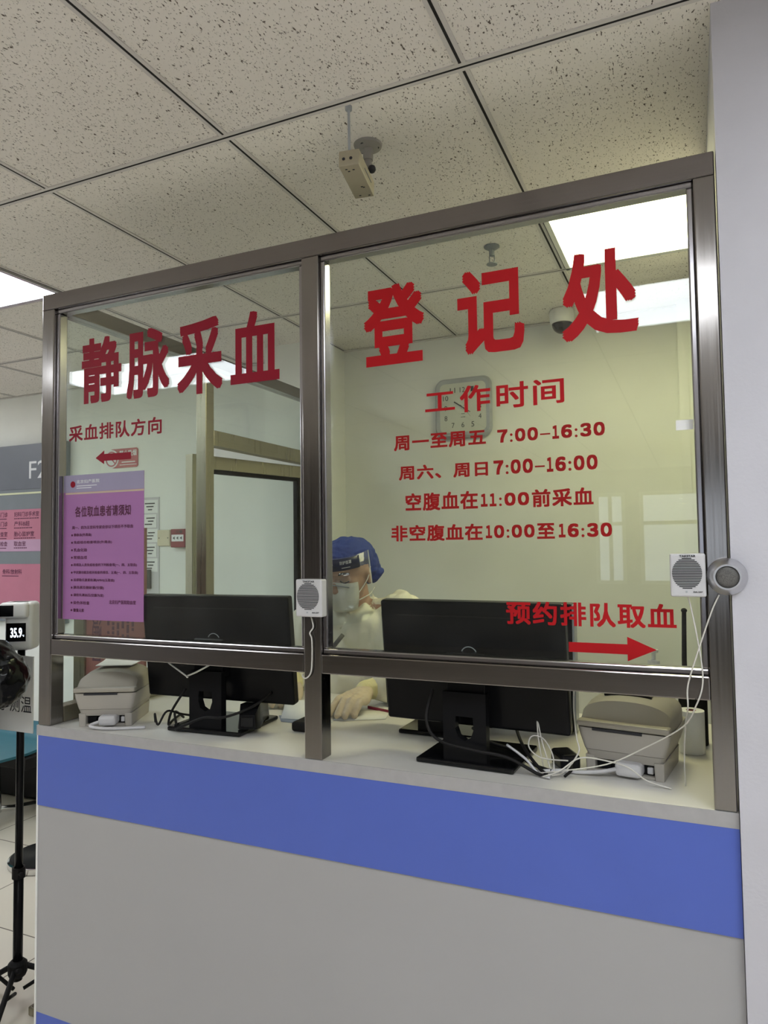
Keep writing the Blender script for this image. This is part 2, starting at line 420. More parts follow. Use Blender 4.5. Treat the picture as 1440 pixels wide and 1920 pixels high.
for k, (a, b) in enumerate(wins):
    f = MB()
    for x in (a, (a + b) / 2 - .025, b - .05): f.box(x, Y0 - .07, zb, x + .05, Y0 - .02, zt)
    for z in (zb, 1.75, zt - .05): f.box(a, Y0 - .068, z, b, Y0 - .022, z + .05)
    fo = struct(f.build('window_%d' % (k + 1), 'white'))
    MB().box(a, Y0 - .048, zb, b, Y0 - .042, zt).build('pane', 'clear', fo)
# boxed pipe chase in the booth's far right corner
ch = MB(); ch.box(1.645, 1.70, 0, 1.745, YB, H); ch.box(1.655, 1.694, 0, 1.682, 1.70, H); ch.box(1.694, 1.694, 0, 1.72, 1.70, H)
struct(ch.build('trim_2', 'wallb'))

# ------------------------------------------------------------------ lamps of the rooms and added hall fill lights
def ceiling_light(label, x0, y0, x1, y1, m, group=None):
    t = thing('ceiling_light', label, 'light', ((x0 + x1) / 2, (y0 + y1) / 2, H)); w, d = (x1 - x0) / 2, (y1 - y0) / 2
    f = MB()
    for a in ((-w, -d, -w + .018, d), (w - .018, -d, w, d), (-w, -d, w, -d + .018), (-w, d - .018, w, d)): f.box(a[0], a[1], -.010, a[2], a[3], .010, .002)
    f.build('frame', 'alu', t); MB().box(-w + .012, -d + .012, -.003, w - .012, d - .012, .006).build('diffuser', m, t)
    if group: t['group'] = group
    return t
ceiling_light('square white ceiling light left of the steel frame, over the hall', -1.1287 + .006, GY + .006, -.5287 - .006, GY + .597, 'hall')
ceiling_light('yellowed square ceiling light inside the booth, beside the pier', 1.2713 + .016, GY + .611, 1.741, GY + 1.2, 'boothl')
LP = [(1.275, -1.93, 1.865, -1.34), (-1.72, -1.93, -.54, -1.34), (2.2, -1.93, 2.8, -.74), (2.2, -4.4, 2.8, -3.2), (-3.5, -1.93, -2.9, -.74), (-3.52, -.03, -2.94, 1.15)]  # after the pair mirrored in the panes: added fill lights, kept unseen
LN = ['panel light on the hall ceiling right above the viewer', 'long panel light on the hall ceiling to the left behind the viewer', 'long added fill light panel on the hall ceiling in front of the pier', 'long added fill light panel deeper in the hall on the pier side', 'long added fill light panel near the far left wall of the hall', 'long added fill light panel at the far left end above the directory board']
for a, n in zip(LP, LN):
    t = ceiling_light(n, *a, 'hall'); t.location.z = H - .006

# ================================================================== COUNTER
CZ = 1.0235; Wd = 1.7503
ct = thing('service_counter', 'grey reception counter with a wide blue band under the glass screen', 'counter', (0, 0, 0))
c = MB(); c.box(0.0, 0.004, 0.25, 1.744, 0.030, 0.9955); c.box(0.0, .03, 0, .03, .66, .9955); c.build('front_panel', 'grey', ct)
MB().box(0.0005, 0.0, 0.8055, 1.744, 0.0045, 0.9955).build('blue_band', 'blue', ct, label='wide blue stripe across the counter')
MB().box(0.0, 0.004, 0.0, 1.744, 0.030, 0.250).build('plinth', 'blue', ct, label='blue stripe at the foot of the counter')
MB().box(-.006, 0.002, 0.0, 0.0, 0.032, .9955).build('corner_strip', 'white', ct, label='thin white corner strip')
wt = thing('worktop', 'long white worktop with a grey front edge on the blue-banded counter', 'worktop', (0, 0, 0))
MB().box(-.004, 0.002, .9957, 1.744, 0.662, CZ, .001).build('surface', 'top', wt)
MB().box(-.0045, -0.0008, .9957, 1.744, 0.002, CZ - .0002).build('edge_band', 'edge', wt, label='grey edge band')

# ================================================================== STEEL AND GLASS SCREEN
T = 2.2369; t0 = 0.0458; mx = 0.8533; RL, RH = 1.2182, 1.2618; DP = 0.045
sc = thing('glass_screen', 'stainless steel framed glass screen standing on the counter front', 'screen', (0, 0, CZ))
def zz(z): return z - CZ
def post(x): MB().box(x, 0, 0, x + t0, DP, zz(T - t0), .0025).build('post', 'steel_v', sc)
post(0); post(mx); 
pr = MB(); pr.box(Wd - t0, 0, 0, Wd - .008, DP, zz(T - t0), .0025); pr.build('post', 'steel_v', sc)
MB().box(0, 0, zz(T - t0), Wd - .008, DP, zz(T), .0025).build('top_rail', 'steel_h', sc)
for a, b in ((t0, mx), (mx + t0, Wd - t0)):
    MB().box(a, -.0005, zz(RL), b, DP + .004, zz(RH), .0025).build('mid_rail', 'steel_m', sc)
    bd = MB(); w = .012; y0, y1 = .009, .038
    bd.box(a, y0, zz(RH), b, y1, zz(RH) + w, .003); bd.box(a, y0, zz(T - t0) - w, b, y1, zz(T - t0), .003)
    bd.box(a, y0, zz(RH) + w, a + w, y1, zz(T - t0) - w, .003); bd.box(b - w, y0, zz(RH) + w, b, y1, zz(T - t0) - w, .003)
    bd.build('glazing_bead', 'bead', sc)
    MB().box(a + .006, .0275, zz(RH) + .006, b - .006, .0325, zz(T - t0) - .006).build('glass_pane', 'glass', sc)
# welded tee brackets where post and rails meet
# side screen and door along the booth's left side
ss = thing('side_screen', 'stainless steel side screen of the booth running back to the wall', 'screen', (0, 0, 0))
SX0, SX1 = 0.001, 0.046
MB().box(SX0, .046, T - .046, SX1, 1.529, T, .002).build('header', 'steel_h', ss)
MB().box(SX0, .676, 0, SX1, .724, T - .046, .002).build('post', 'steel_d', ss)
MB().box(SX0, 1.483, 0, SX1, 1.529, T - .046, .002).build('post', 'steel_d', ss)
MB().box(SX0, .724, 1.893, SX1, 1.483, 1.952, .002).build('transom', 'steel_d', ss)
MB().box(SX0, .046, CZ + .001, SX1, .675, CZ + .045, .002).build('bottom_rail', 'steel_d', ss)
MB().box(.020, .046, CZ + .045, .026, .676, T - .046).build('glass_pane', 'glass_side', ss)
MB().box(.020, .724, 1.952, .026, 1.483, T - .046).build('glass_pane', 'glass_side', ss)
# door leaf, ajar
hx, hy = 0.0, 1.475; free = Vector((-0.152, 0.822, 0)); dv = free - Vector((hx, hy, 0)); ang = math.atan2(dv.y, dv.x)
dr = bpy.data.objects.new('door_1', None); COL.objects.link(dr); dr.location = (hx, hy, 0); dr.rotation_euler = (0, 0, ang); dr['kind'] = 'structure'
L = dv.length
f = MB(); f.box(L - .055, -.022, .02, L, .022, 1.885, .002); f.box(0, -.022, .02, .055, .022, 1.885, .002); f.box(.055, -.022, 1.83, L - .055, .022, 1.885, .002); f.box(.055, -.022, .95, L - .055, .022, 1.0, .002); f.box(.055, -.022, .02, L - .055, .022, .12, .002)
f.build('door_frame', 'steel_d', dr)
bd = MB(); bd.box(.055, -.012, 1.815, L - .055, .012, 1.83); bd.box(.055, -.012, 1.0, .068, .012, 1.815); bd.build('glazing_bead', 'blackm', dr)
MB().box(.05, -.003, 1.0, L - .05, .003, 1.83).build('glass_pane', 'glass_side', dr)
MB().box(.05, -.006, .12, L - .05, .006, .95).build('lower_panel', 'steel_d', dr)
# frame on the far jamb

# ================================================================== LETTERING ON THE GLASS
GYF = 0.0272
def chars(name, label, items, m, off=.02, kind='character'):
    t = thing(name, label, 'lettering', (0, 0, 0))
    for it in items:
        MB().text(it[0], it[1:5], GYF - .0006, .0006, off, it[5] if len(it) > 5 else 1.0).build(kind, m, t)
    return t
chars('vinyl_lettering', 'large dark red heading 静脉采血 on the left glass pane', [('静', 0.1246, 1.9149, 0.27, 2.098), ('脉', 0.2896, 1.912, 0.4358, 2.099), ('采', 0.4622, 1.9043, 0.6064, 2.1008), ('血', 0.6309, 1.9167, 0.7753, 2.0961)], 'redl', .026)
chars('vinyl_lettering', 'large red heading 登记处 on the right glass pane', [('登', 1.0037, 1.9175, 1.1521, 2.1015), ('记', 1.2295, 1.916, 1.3751, 2.0999), ('处', 1.4521, 1.9175, 1.6006, 2.0968)], 'red', .028)
chars('vinyl_lettering', 'red subheading 工作时间 over the clock on the right pane', [('工', 1.1511, 1.8012, 1.2201, 1.8421), ('作', 1.2314, 1.793, 1.299, 1.8502), ('时', 1.312, 1.7935, 1.3797, 1.8477), ('间', 1.3898, 1.7943, 1.4531, 1.847)], 'red', .018)
B = .028
def line(label, items):
    t = thing('vinyl_lettering', label, 'lettering', (0, 0, 0), group='opening hours on the right pane')
    for body, x0, z0, x1, z1 in items:
        if body[0] in '17':
            wt_ = {':': .34, '–': .95, '1': .62}; gp = .19; h = z1 - z0
            un = (x1 - x0) / (sum(wt_.get(c_, 1) for c_ in body) + gp * (len(body) - 1)); x = x0; mb = MB()
            for c_ in body:
                w_ = wt_.get(c_, 1) * un
                if c_ == ':':
                    for zc in (.10, .56): mb.lathe([(h * .10, .0), (h * .10, .0006)], (x + w_ / 2, GYF, z0 + h * zc), 'y-', 14)
                elif c_ == '–': mb.box(x, GYF - .0006, z0 + h * .36, x + w_, GYF, z0 + h * .47)
                else: mb.text(chr(0xFF10 + int(c_)), (x, z0, x + w_, z1), GYF - .0006, .0006, .042)
                x += w_ + gp * un
            mb.build('digits', 'reds', t); continue
        MB().text(body, (x0, z0, x1, z1), GYF - .0006, .0006, B if body[0] not in '17' else .012, 1.1 if body[0] not in '17' and len(body) > 1 else 1.0).build('words' if body[0] not in '17' else 'digits', 'reds', t)
line('red line of opening hours 周一至周五 7:00–16:30, topmost of four', [('周一至周五', 1.0752, 1.7196, 1.2874, 1.7533), ('7:00–16:30', 1.3123, 1.7215, 1.5306, 1.7491)])
line('red line of opening hours 周六、周日 7:00–16:00, second of four', [('周六、周日', 1.0862, 1.653, 1.2907, 1.6852), ('7:00–16:00', 1.3028, 1.6544, 1.5149, 1.6844)])
line('red line 空腹血在11:00前采血, third of the four hour lines', [('空腹血在', 1.1011, 1.5837, 1.2671, 1.6231), ('11:00', 1.2736, 1.5878, 1.3767, 1.6154), ('前采血', 1.3824, 1.583, 1.5051, 1.6196)])
line('red line 非空腹血在10:00至16:30, lowest of the four hour lines', [('非空腹血在', 1.0657, 1.517, 1.2763, 1.5526), ('10:00', 1.2832, 1.5208, 1.3865, 1.5482), ('至', 1.3913, 1.5177, 1.4274, 1.5497), ('16:30', 1.4351, 1.5199, 1.5388, 1.5478)])
chars('vinyl_lettering', 'small dark red line 采血排队方向 on the left pane', [('采血排队方向', 0.0779, 1.8116, 0.4111, 1.8573, 1.1)], 'redl', .022, 'words')
chars('vinyl_lettering', 'red line 预约排队取血 low on the right pane', [('预约排队取血', 1.3232, 1.3422, 1.6507, 1.3899, 1.1)], 'red', .024, 'words')
tag(MB().prism([(0.179, 1.7605), (0.21, 1.7795), (0.21, 1.770), (0.306, 1.7695), (0.306, 1.7505), (0.21, 1.751), (0.21, 1.742)], GYF - .0006, GYF).build('vinyl_arrow', 'redl'), 'dark red arrow pointing left above the magenta notice', 'arrow')
tag(MB().prism([(1.614, 1.302), (1.561, 1.278), (1.561, 1.291), (1.4495, 1.291), (1.4495, 1.3105), (1.561, 1.3105), (1.561, 1.325)], GYF - .0006, GYF).build('vinyl_arrow', 'red'), 'red arrow pointing right at the bottom of the right pane', 'arrow')
tag(MB().box(1.661, GYF - .0012, 1.7205, 1.6915, GYF - .0003, 1.7395).build('sticker', 'paper'), 'small white sticker at the right edge of the right pane', 'sticker')

# magenta notice on the left pane
ps = thing('notice_sheet', 'magenta notice for blood-test patients taped low on the left pane', 'notice', (0.060, GYF, 1.3155))
pw, ph = 0.292, 0.4015
MB().box(0, -.0012, 0, pw, 0, ph).build('sheet', 'pink', ps)
MB().box(0, -.0015, ph - .048, pw, -.0012, ph).build('title_band', 'lav', ps, label='greyish lavender band')
MB().box(.008, -.0016, ph - .054, pw, -.0012, ph - .049).build('gold_line', 'gold', ps)
lg = MB(); lg.lathe([(.009, .0015), (.009, .0021)], (.036, 0, ph - .026), 'y-', 20); lg.build('emblem', 'redl', ps)
tx = MB()
tx.text('北京妇产医院', (.050, ph - .024, .135, ph - .014), -.0021, .0004, .01, 1.05)
for k in range(2): tx.box(.050, -.0019, ph - .032 - .006 * k, .125 - .02 * k, -.0014, ph - .030 - .006 * k)
tx.build('band_text', 'inkw', ps)
MB().text('各位取血患者请须知', (.045, ph - .118, .247, ph - .088), -.0018, .0005, .022, 1.06).build('heading', 'ink', ps)
bl = ['周一、四为五官科专家会诊以下项目不予取血', '静脉血(外周血)', '免疫组合检查项目(外周血)', '乳血化验', '常规血项', '四项及人类免疫检查的下列检查项(一、四、五取血)', '甲状腺功能及相关检查的项目、五项(一、四、五取血)', '抗缪勒氏激素检测(AMH)(五取血)', '胰岛素及糖耐量(空腹)', '请您先测血压(空腹为宜)', '染色体检查', '微量元素']
bx = MB(); wds = [.222, .066, .140, .050, .050, .228, .232, .150, .112, .112, .060, .040]
for k, s_ in enumerate(bl):
    z = ph - .152 - k * .0208
    if k: bx.lathe([(.0030, .0013), (.0030, .0018)], (.034, 0, z + .0045), 'y-', 8)
    bx.text(s_, (.034 if not k else .041, z, (.034 if not k else .041) + wds[k], z + .0095), -.0018, .0004, .012)
bx.text('北京妇产医院取血室', (.172, .045, .266, .056), -.0018, .0004, .012)
bx.build('body_text', 'ink', ps)

# ================================================================== SPEAKERS ON THE FRAME
def speaker(label, x0, z0, w, h, model):
    t = thing('wall_speaker', label, 'speaker', (x0, -.0008, z0)); d = .026
    MB().box(0, -d, 0, w, 0, h, .004, seg=3).build('case', 'spk', t)
    g = MB(); cx, cz, rx, rz = w * .48, h * .545, w * .42, h * .36
    n = 19
    for k in range(n):
        z = -1 + 2 * (k + .5) / n; hw = math.sqrt(max(0, 1 - z * z)) * rx
        g.box(cx - hw, -d - .0006, cz + z * rz - .0009, cx + hw, -d + .002, cz + z * rz + .0009)
    g.build('grille', 'inkb', t)
    MB().text('TAKSTAR', (w * .28, h * .915, w * .73, h * .965), -d - .0007, .0006, .03).build('lettering', 'inkb', t)
    MB().text(model, (w * .64, h * .10, w * .90, h * .135), -d - .0007, .0006, .02).build('lettering', 'inkb', t)
    MB().lathe([(.002, d - .001), (.002, d + .0012)], (w * .45, 0, h * .12), 'y-', 12).build('status_lamp', 'clockrim', t)
    return t
speaker('light grey slotted speaker box stuck on the middle steel post', .848, 1.349, .068, .085, 'DA-237')
speaker('light grey slotted speaker box at the right edge of the glass', 1.6435, 1.4075, .060, .079, 'DA-237')
rs = thing('round_intercom', 'round silver intercom speaker taped over the right steel post', 'intercom', (1.738, -.013, 1.4445))
MB().lathe([(.0325, 0), (.0335, .004), (.031, .010), (.0245, .024), (.0225, .026), (.0195, .026), (.0185, .022), (.0001, .021)], (0, 0, 0), 'y-', 40).build('bezel', 'alu', rs, auto=35)
MB().lathe([(.0190, .0215), (.0185, .0235), (.012, .0248), (.0001, .0252)], (0, 0, 0), 'y-', 32).build('mesh', 'mesh', rs, smooth=True)
cb = MB(); cb.tube([(.876, -.006, 1.349), (.882, -.006, 1.325), (.873, -.006, 1.31), (.878, -.006, 1.295), (.878, -.006, 1.246), (.874, -.006, 1.219), (.862, -.006, 1.207), (.852, -.004, 1.210), (.846, .01, 1.213)], .0016)
tag(cb.build('speaker_cable', 'wire', smooth=True), 'thin white cable hanging from the speaker on the middle post', 'cable')
cb = MB(); cb.tube([(1.724, -.020, 1.412), (1.711, -.016, 1.382), (1.690, -.010, 1.320), (1.671, -.009, 1.26), (1.666, -.009, 1.235), (1.666, -.006, 1.205), (1.660, .06, 1.16), (1.655, .10, 1.09), (1.655, .105, 1.028)], .0014)
tag(cb.build('intercom_cable', 'wire', smooth=True), 'thin white cable running down from the round silver intercom', 'cable')
cb = MB(); cb.tube([(1.672, -.014, 1.408), (1.678, -.010, 1.38), (1.690, -.009, 1.30), (1.692, -.009, 1.25), (1.680, -.008, 1.21), (1.655, .03, 1.16), (1.58, .075, 1.10), (1.51, .075, 1.062), (1.42, .07, 1.040), (1.37, .08, 1.027)], .0014)
tag(cb.build('speaker_cable', 'wire', smooth=True), 'thin white cable from the right speaker box slanting across the printer', 'cable')

# ================================================================== MONITORS
def monitor(label, x, y, rz, w=.490, h=.285, tilt=7, zc=1.238, base=(.225, .20)):
    t = thing('computer_monitor', label, 'monitor', (x, y, CZ), rz)
    K = Matrix.Translation((0, 0.055, zc - CZ)) @ Matrix.Rotation(R(tilt), 4, 'X')
    MB().box(-w / 2, 0, -h / 2, w / 2, .030, h / 2, .006, K, 3).build('back_shell', 'black', t)
    MB().box(-w / 2 + .008, .0302, -h / 2 + .014, w / 2 - .008, .0315, h / 2 - .008, 0, K).build('screen', 'gloss', t)
    v = MB()
    v.box(-w / 2 + .04, -.0008, h / 2 - .035, w / 2 - .09, .001, h / 2 - .032, 0, K)
    v.build('vent_slot', 'blackm', t)
    e_ = MB(); n = 28
    loops = []
    for k in range(n):
        a = 2 * math.pi * k / n
        loops.append([K @ Vector((math.cos(a) * (.019 + .0012 * math.cos(q)), -.0012 + .0006 * math.sin(q), math.sin(a) * (.019 + .0012 * math.cos(q)) + .022)) for q in [2 * math.pi * i / 6 for i in range(6)]])
    e_.loft(loops, closed=True); e_.build('ring_emblem', 'clockrim', t)
    # column with a D-shaped cable hole
    cw = .050; c0, c1 = .012, .034; zt = .16
    hole = []
    hr = .021; hz = .082
    ang_ = [math.pi * (0.5 + k / 8.0) for k in range(9)] 
    outer = [(-cw, .012), (cw, .012), (cw, zt), (-cw, zt)]
    col = MB()
    hp = [(-.016, hz + .024), (.020, hz + .024)] + [(.020 * math.cos(a), hz + .010 + .030 * math.sin(a)) for a in [-k * math.pi / 10 for k in range(0, 11)]]
    hp = [(-.020, hz + .026), (.020, hz + .026), (.0215, hz), (.015, hz - .018), (0, hz - .026), (-.015, hz - .018), (-.0215, hz)]
    ow = [(-cw, zt), (cw, zt), (cw, hz), (cw, .012), (0, .012), (-cw, .012), (-cw, hz)]
    col.loft([[(px, c0, pz) for px, pz in hp], [(px, c0, pz) for px, pz in ow], [(px, c1, pz) for px, pz in ow], [(px, c1, pz) for px, pz in hp]], closed=True)
    col.box(-cw + .004, .024, zt - .02, cw - .004, .062, zt + .085, .004)
    col.build('stand_column', 'black', t)
    MB().box(-base[0] / 2, 0.0, .0005, base[0] / 2, base[1], .012, .004).build('stand_base', 'gloss', t)
    return t
monitor('black monitor seen from behind on the left, beside the left label printer', .497, .085, R(3), w=.462)
monitor('black monitor seen from behind on the right, in front of the computer tower', 1.212, .062, R(-3), w=.434)
monitor('black monitor mostly hidden behind the right-hand monitor', 1.07, .275, R(-1), w=.33, h=.26, zc=1.205, base=(.2, .18))
pc = thing('computer_tower', 'slim black upright computer case standing behind the right-hand monitor', 'computer', (1.270, .445, CZ), R(2))
MB().box(-.125, -.03, .006, .122, .03, .330, .004).build('case', 'black', pc)
MB().box(.1222, -.029, .006, .128, .030, .328, .002).build('side_panel', 'clockrim', pc, label='grey side panel')
vv = MB()
for k in range(8): vv.box(-.10, -.0312, .06 + k * .012, .03, -.0295, .066 + k * .012)
vv.build('vent', 'blackm', pc)
for sx in (-.1, .1):
    for sy in (-.02, .02): MB().box(sx - .01, sy - .008, 0, sx + .01, sy + .008, .007).build('foot', 'blackm', pc)

# ================================================================== LABEL PRINTERS
def rrect(hw, y0, y1, z, r=.012, n=4):
    L = []
    for cx, cy, a0 in ((hw - r, y1 - r, 0), (-hw + r, y1 - r, 90), (-hw + r, y0 + r, 180), (hw - r, y0 + r, 270)):
        for k in range(n + 1):
            a = R(a0 + 90 * k / n); L.append((cx + r * math.cos(a), cy + r * math.sin(a), z))
    return L
def printer(label, x, y, rz, sx=1.0, sz=1.0, d=.225, lead=()):
    t = thing('label_printer', label, 'printer', (x, y, CZ), rz)
    w = .0975 * sx; k = sz
    b = MB(); b.loft([rrect(w * .80, .010, d - .01, .030 * k, .010), rrect(w * .86, .005, d, .048 * k, .010)]); 
    for sg in (-1, 1): b.loft([rrect(.009, .008, d - .02, .0005, .003), rrect(.010, .006, d - .015, .036 * k, .003)]); [setattr(v, 'co', v.co + Vector((sg * w * .74, 0, 0))) for v in list(b.b.verts)[-40:]]
    b.box(-w * .7, .012, .0008, w * .7, d - .02, .006)
    b.build('base', 'beige', t, auto=40)
    b = MB(); b.loft([rrect(w * .87, .004, d + .002, .049 * k, .010), rrect(w * .97, .0, d + .004, .078 * k, .012), rrect(w, -.001, d + .004, .094 * k, .012)]); b.build('body', 'beige', t, auto=40)
    # arched lid
    def arch(y, s, h, zl):
        P = [(w * s, y, zl)]
        for q in range(17):
            a = math.pi * q / 16
            P.append((w * s * math.copysign(abs(math.cos(a)) ** .9, math.cos(a)), y, zl + (.020 + .033 * math.sin(a) ** .9) * k * h))
        P.append((-w * s, y, zl)); return P
    zl = .0955 * k
    l = MB(); l.loft([arch(.010, .97, .25, zl), arch(.034, .97, 1.0, zl), arch(.09, 1.0, 1.12, zl), arch(d - .04, .98, 1.15, zl), arch(d, .90, .65, zl)])
    l.build('lid', 'lid', t, auto=28)
    MB().box(-w * 1.005, -.006, .0965 * k, w * 1.005, .022, .110 * k, .005).build('lid_lip', 'lid', t)
    s_ = MB(); s_.box(-w * .66, -.0025, .0895 * k, w * .42, .004, .0955 * k); s_.build('paper_slot', 'inkb', t)
    MB().box(-w * .63, .024, .006, w * .63, .055, .0365 * k).build('port_bay', 'blackm', t)
    p_ = MB(); p_.box(w * .47, .016, .010, w * .60, .026, .024, .002); p_.build('port', 'spk', t); p_ = MB(); p_.box(-w * .58, .014, .009, -w * .30, .026, .026, .002); p_.build('port', 'black', t)
    MB().box(-w * .16, -.014, .005, w * .40, .030, .033 * k, .008, None, 3).build('serial_plug', 'spk', t, label='pale grey cable plug')
    cbl = MB(); cbl.tube(lead, .0042)
    cbl.build('plug_cable', 'spk', t, smooth=True)
    return t, w, d, k
p1, w, d, k = printer('beige label printer at the left end of the worktop', .195, .048, R(26), .86, .97, .19, [(-.012, -.008, .016), (-.03, -.022, .010), (.0, -.036, .006), (.06, -.038, .0045), (.12, -.03, .0045)])
sh = MB(); sh.loft([[(-.05, .07, .154), (.05, .07, .154), (.05, .0705, .156), (-.05, .0705, .156)], [(-.05, .13, .157), (.06, .13, .157), (.06, .1305, .159), (-.05, .1305, .159)], [(-.04, .18, .172), (.072, .18, .186), (.072, .1805, .188), (-.04, .1805, .174)]])
sh.build('label_liner', 'paper', p1)
p2, w, d, k = printer('beige label printer with a label roll showing, at the right end of the worktop', 1.537, .125, R(-8), .96, 1.0, .195, [(-.012, -.008, .018), (-.04, -.020, .012), (-.08, -.026, .006), (-.12, -.03, .0045), (-.16, -.06, .0045)])
MB().box(-.055, .075, .1480, .045, .150, .1562, .002).build('roll_window', 'gloss', p2)
rl = MB(); rl.tube([(-.025, .095, .1480), (.040, .095, .1480)], .015, 20, False); rl.build('label_roll', 'paper', p2, smooth=False)

# ================================================================== SMALL THINGS ON THE WORKTOP
pr_ = thing('paper_roll', 'white paper roll standing beside the right label printer', 'paper roll', (1.666, .37, CZ))
pf = MB(); pf.lathe([(.011, .0005), (.0285, .0005), (.0285, .096), (.011, .096), (.011, .0005)], n=32); pf.build('roll', 'paper', pr_, auto=40)
MB().lathe([(.0095, .001), (.0110, .001), (.0110, .0962), (.0095, .0962), (.0095, .001)], n=20).build('core', 'redp', pr_)
wt_ = thing('two_way_radio', 'black two-way radio with long antenna behind the paper roll', 'radio', (1.668, .445, CZ))
MB().box(-.030, -.018, 0, .034, .022, .135, .006).build('body', 'blackm', wt_)
an = MB(); an.tube([(-.014, 0, .13), (-.014, 0, .20), (-.011, 0, .318)], .0065, 10, False, .0052); an.ell((-.011, 0, .318), (.0072, .0072, .006), n=12, m=8); an.build('antenna', 'blackm', wt_, smooth=True)
sn = thing('pump_bottle', 'white pump bottle behind the tip of the red arrow', 'bottle', (1.578, .56, CZ))
MB().lathe([(.030, .0005), (.031, .006), (.031, .125), (.024, .142), (.012, .150), (.012, .160)]).build('bottle', 'white', sn, auto=40)
pu = MB(); pu.lathe([(.015, .158), (.015, .176), (.005, .178), (.005, .196), (.012, .197), (.012, .204), (.0001, .206)], n=20); pu.box(-.034, -.005, .197, .0, .005, .205, .002); pu.build('pump', 'white', sn, auto=40)

mc = thing('gooseneck_microphone', 'black gooseneck microphone in front of the gowned person', 'microphone', (.735, .235, CZ))
MB().box(-.035, -.045, .0005, .035, .045, .026, .008, None, 3).build('base', 'blackm', mc)
g = MB(); g.tube([(0, .02, .02), (.0, .03, .08), (.002, .045, .14), (.009, .08, .19), (.018, .10, .206)], .0038, 8); g.build('gooseneck', 'black', mc, smooth=True)
g = MB(); g.tube([(.017, .098, .204), (.036, .122, .236)], .0062, 12, False); g.build('microphone_head', 'mesh', mc, smooth=True)

sn = thing('barcode_scanner', 'black handheld barcode scanner lying on the left monitor base', 'scanner', (.60, .16, CZ + .0128), R(20))
b = MB(); b.loft([[(x, y, z) for x, y, z in L] for L in ([(-.022, -.05, .004), (.022, -.05, .004), (.020, -.05, .040), (-.020, -.05, .040)], [(-.030, -.03, .002), (.030, -.03, .002), (.026, -.02, .062), (-.026, -.02, .062)], [(-.024, .03, .006), (.024, .03, .006), (.018, .04, .058), (-.018, .04, .058)], [(-.018, .12, .001), (.018, .12, .001), (.014, .12, .034), (-.014, .12, .034)])])
b.build('body', 'black', sn, auto=50)
MB().box(-.016, -.0535, .010, .016, -.049, .036, .002).build('scan_window', 'gloss', sn)
MB().lathe([(.006, 0), (.006, .0008)], (0, .0, .0), n=16, M4=Matrix.Translation((0.0, -.052, .030)) @ Matrix.Rotation(R(90), 4, 'X') @ Matrix.Diagonal((1.1, .5, 1, 1))).build('badge', 'inkw', sn)

def sheet(name, label, cat, pts, m, th=.0012):
    """a curled sheet lofted through rows of points"""
    b = MB(); rows = []
    lo = [[Vector(p) for p in r] for r in pts]
    n = len(lo[0]); vt = [[b.b.verts.new(p + Vector((0, 0, th))) for p in r] for r in lo]; vb = [[b.b.verts.new(p) for p in r] for r in lo]
    for i in range(len(lo) - 1):
        for j in range(n - 1):
            b.b.faces.new((vt[i][j], vt[i][j + 1], vt[i + 1][j + 1], vt[i + 1][j])); b.b.faces.new((vb[i][j], vb[i + 1][j], vb[i + 1][j + 1], vb[i][j + 1]))
    def side(a, c):
        for k in range(len(a) - 1): b.b.faces.new((a[k], a[k + 1], c[k + 1], c[k]))
    side(vt[0], vb[0]); side(vt[-1], vb[-1]); side([r[0] for r in vt], [r[0] for r in vb]); side([r[-1] for r in vt], [r[-1] for r in vb])
    return tag(b.build(name, m, smooth=True), label, cat)
Z = CZ + .0008
sheet('paper_sheet', 'white sheet curling up left of the middle post', 'paper', [[(.50, .50, Z + .002), (.56, .52, Z + .004), (.66, .55, Z + .002)], [(.54, .42, Z + .018), (.60, .44, Z + .022), (.70, .46, Z + .004)], [(.57, .36, Z + .004), (.63, .37, Z + .012), (.73, .38, Z + .002)], [(.60, .30, Z), (.66, .30, Z + .002), (.76, .31, Z)]], 'paper')
sheet('paper_sheet', 'blue-grey sheet under the curled white one', 'paper', [[(.575, .33, Z), (.65, .34, Z), (.74, .30, Z)], [(.62, .27, Z), (.69, .27, Z), (.78, .25, Z)]], 'bluep', .0006)
sheet('paper_sheet', 'flat white sheet under the gloved left hand', 'paper', [[(.70, .33, Z), (.78, .34, Z), (.88, .40, Z)], [(.68, .43, Z), (.76, .45, Z), (.85, .50, Z)]], 'paper', .001)
nb = thing('booklet', 'small white booklet with red edge left of the right monitor', 'booklet', (.86, .52, CZ), R(-20))
MB().box(-.07, -.045, .0006, .07, .045, .008).build('pages', 'paper', nb); MB().box(-.071, -.0465, .0002, .071, -.045, .0085).build('red_edge', 'redb', nb)
tp = thing('ink_pad', 'round red ink pad under the right monitor', 'ink pad', (.955, .51, CZ))
MB().lathe([(.036, .0005), (.038, .004), (.038, .012), (.034, .015), (.0001, .016)], n=28).build('tin', 'redb', tp, auto=40)
MB().lathe([(.022, .0155), (.022, .024), (.0001, .025)], n=24).build('lid_knob', 'redb', tp, auto=40)
tag(MB().box(.985, .455, CZ + .0005, 1.04, .485, CZ + .02, .004).build('stapler', 'blackm'), 'small black object beside the red ink pad', 'desk item')

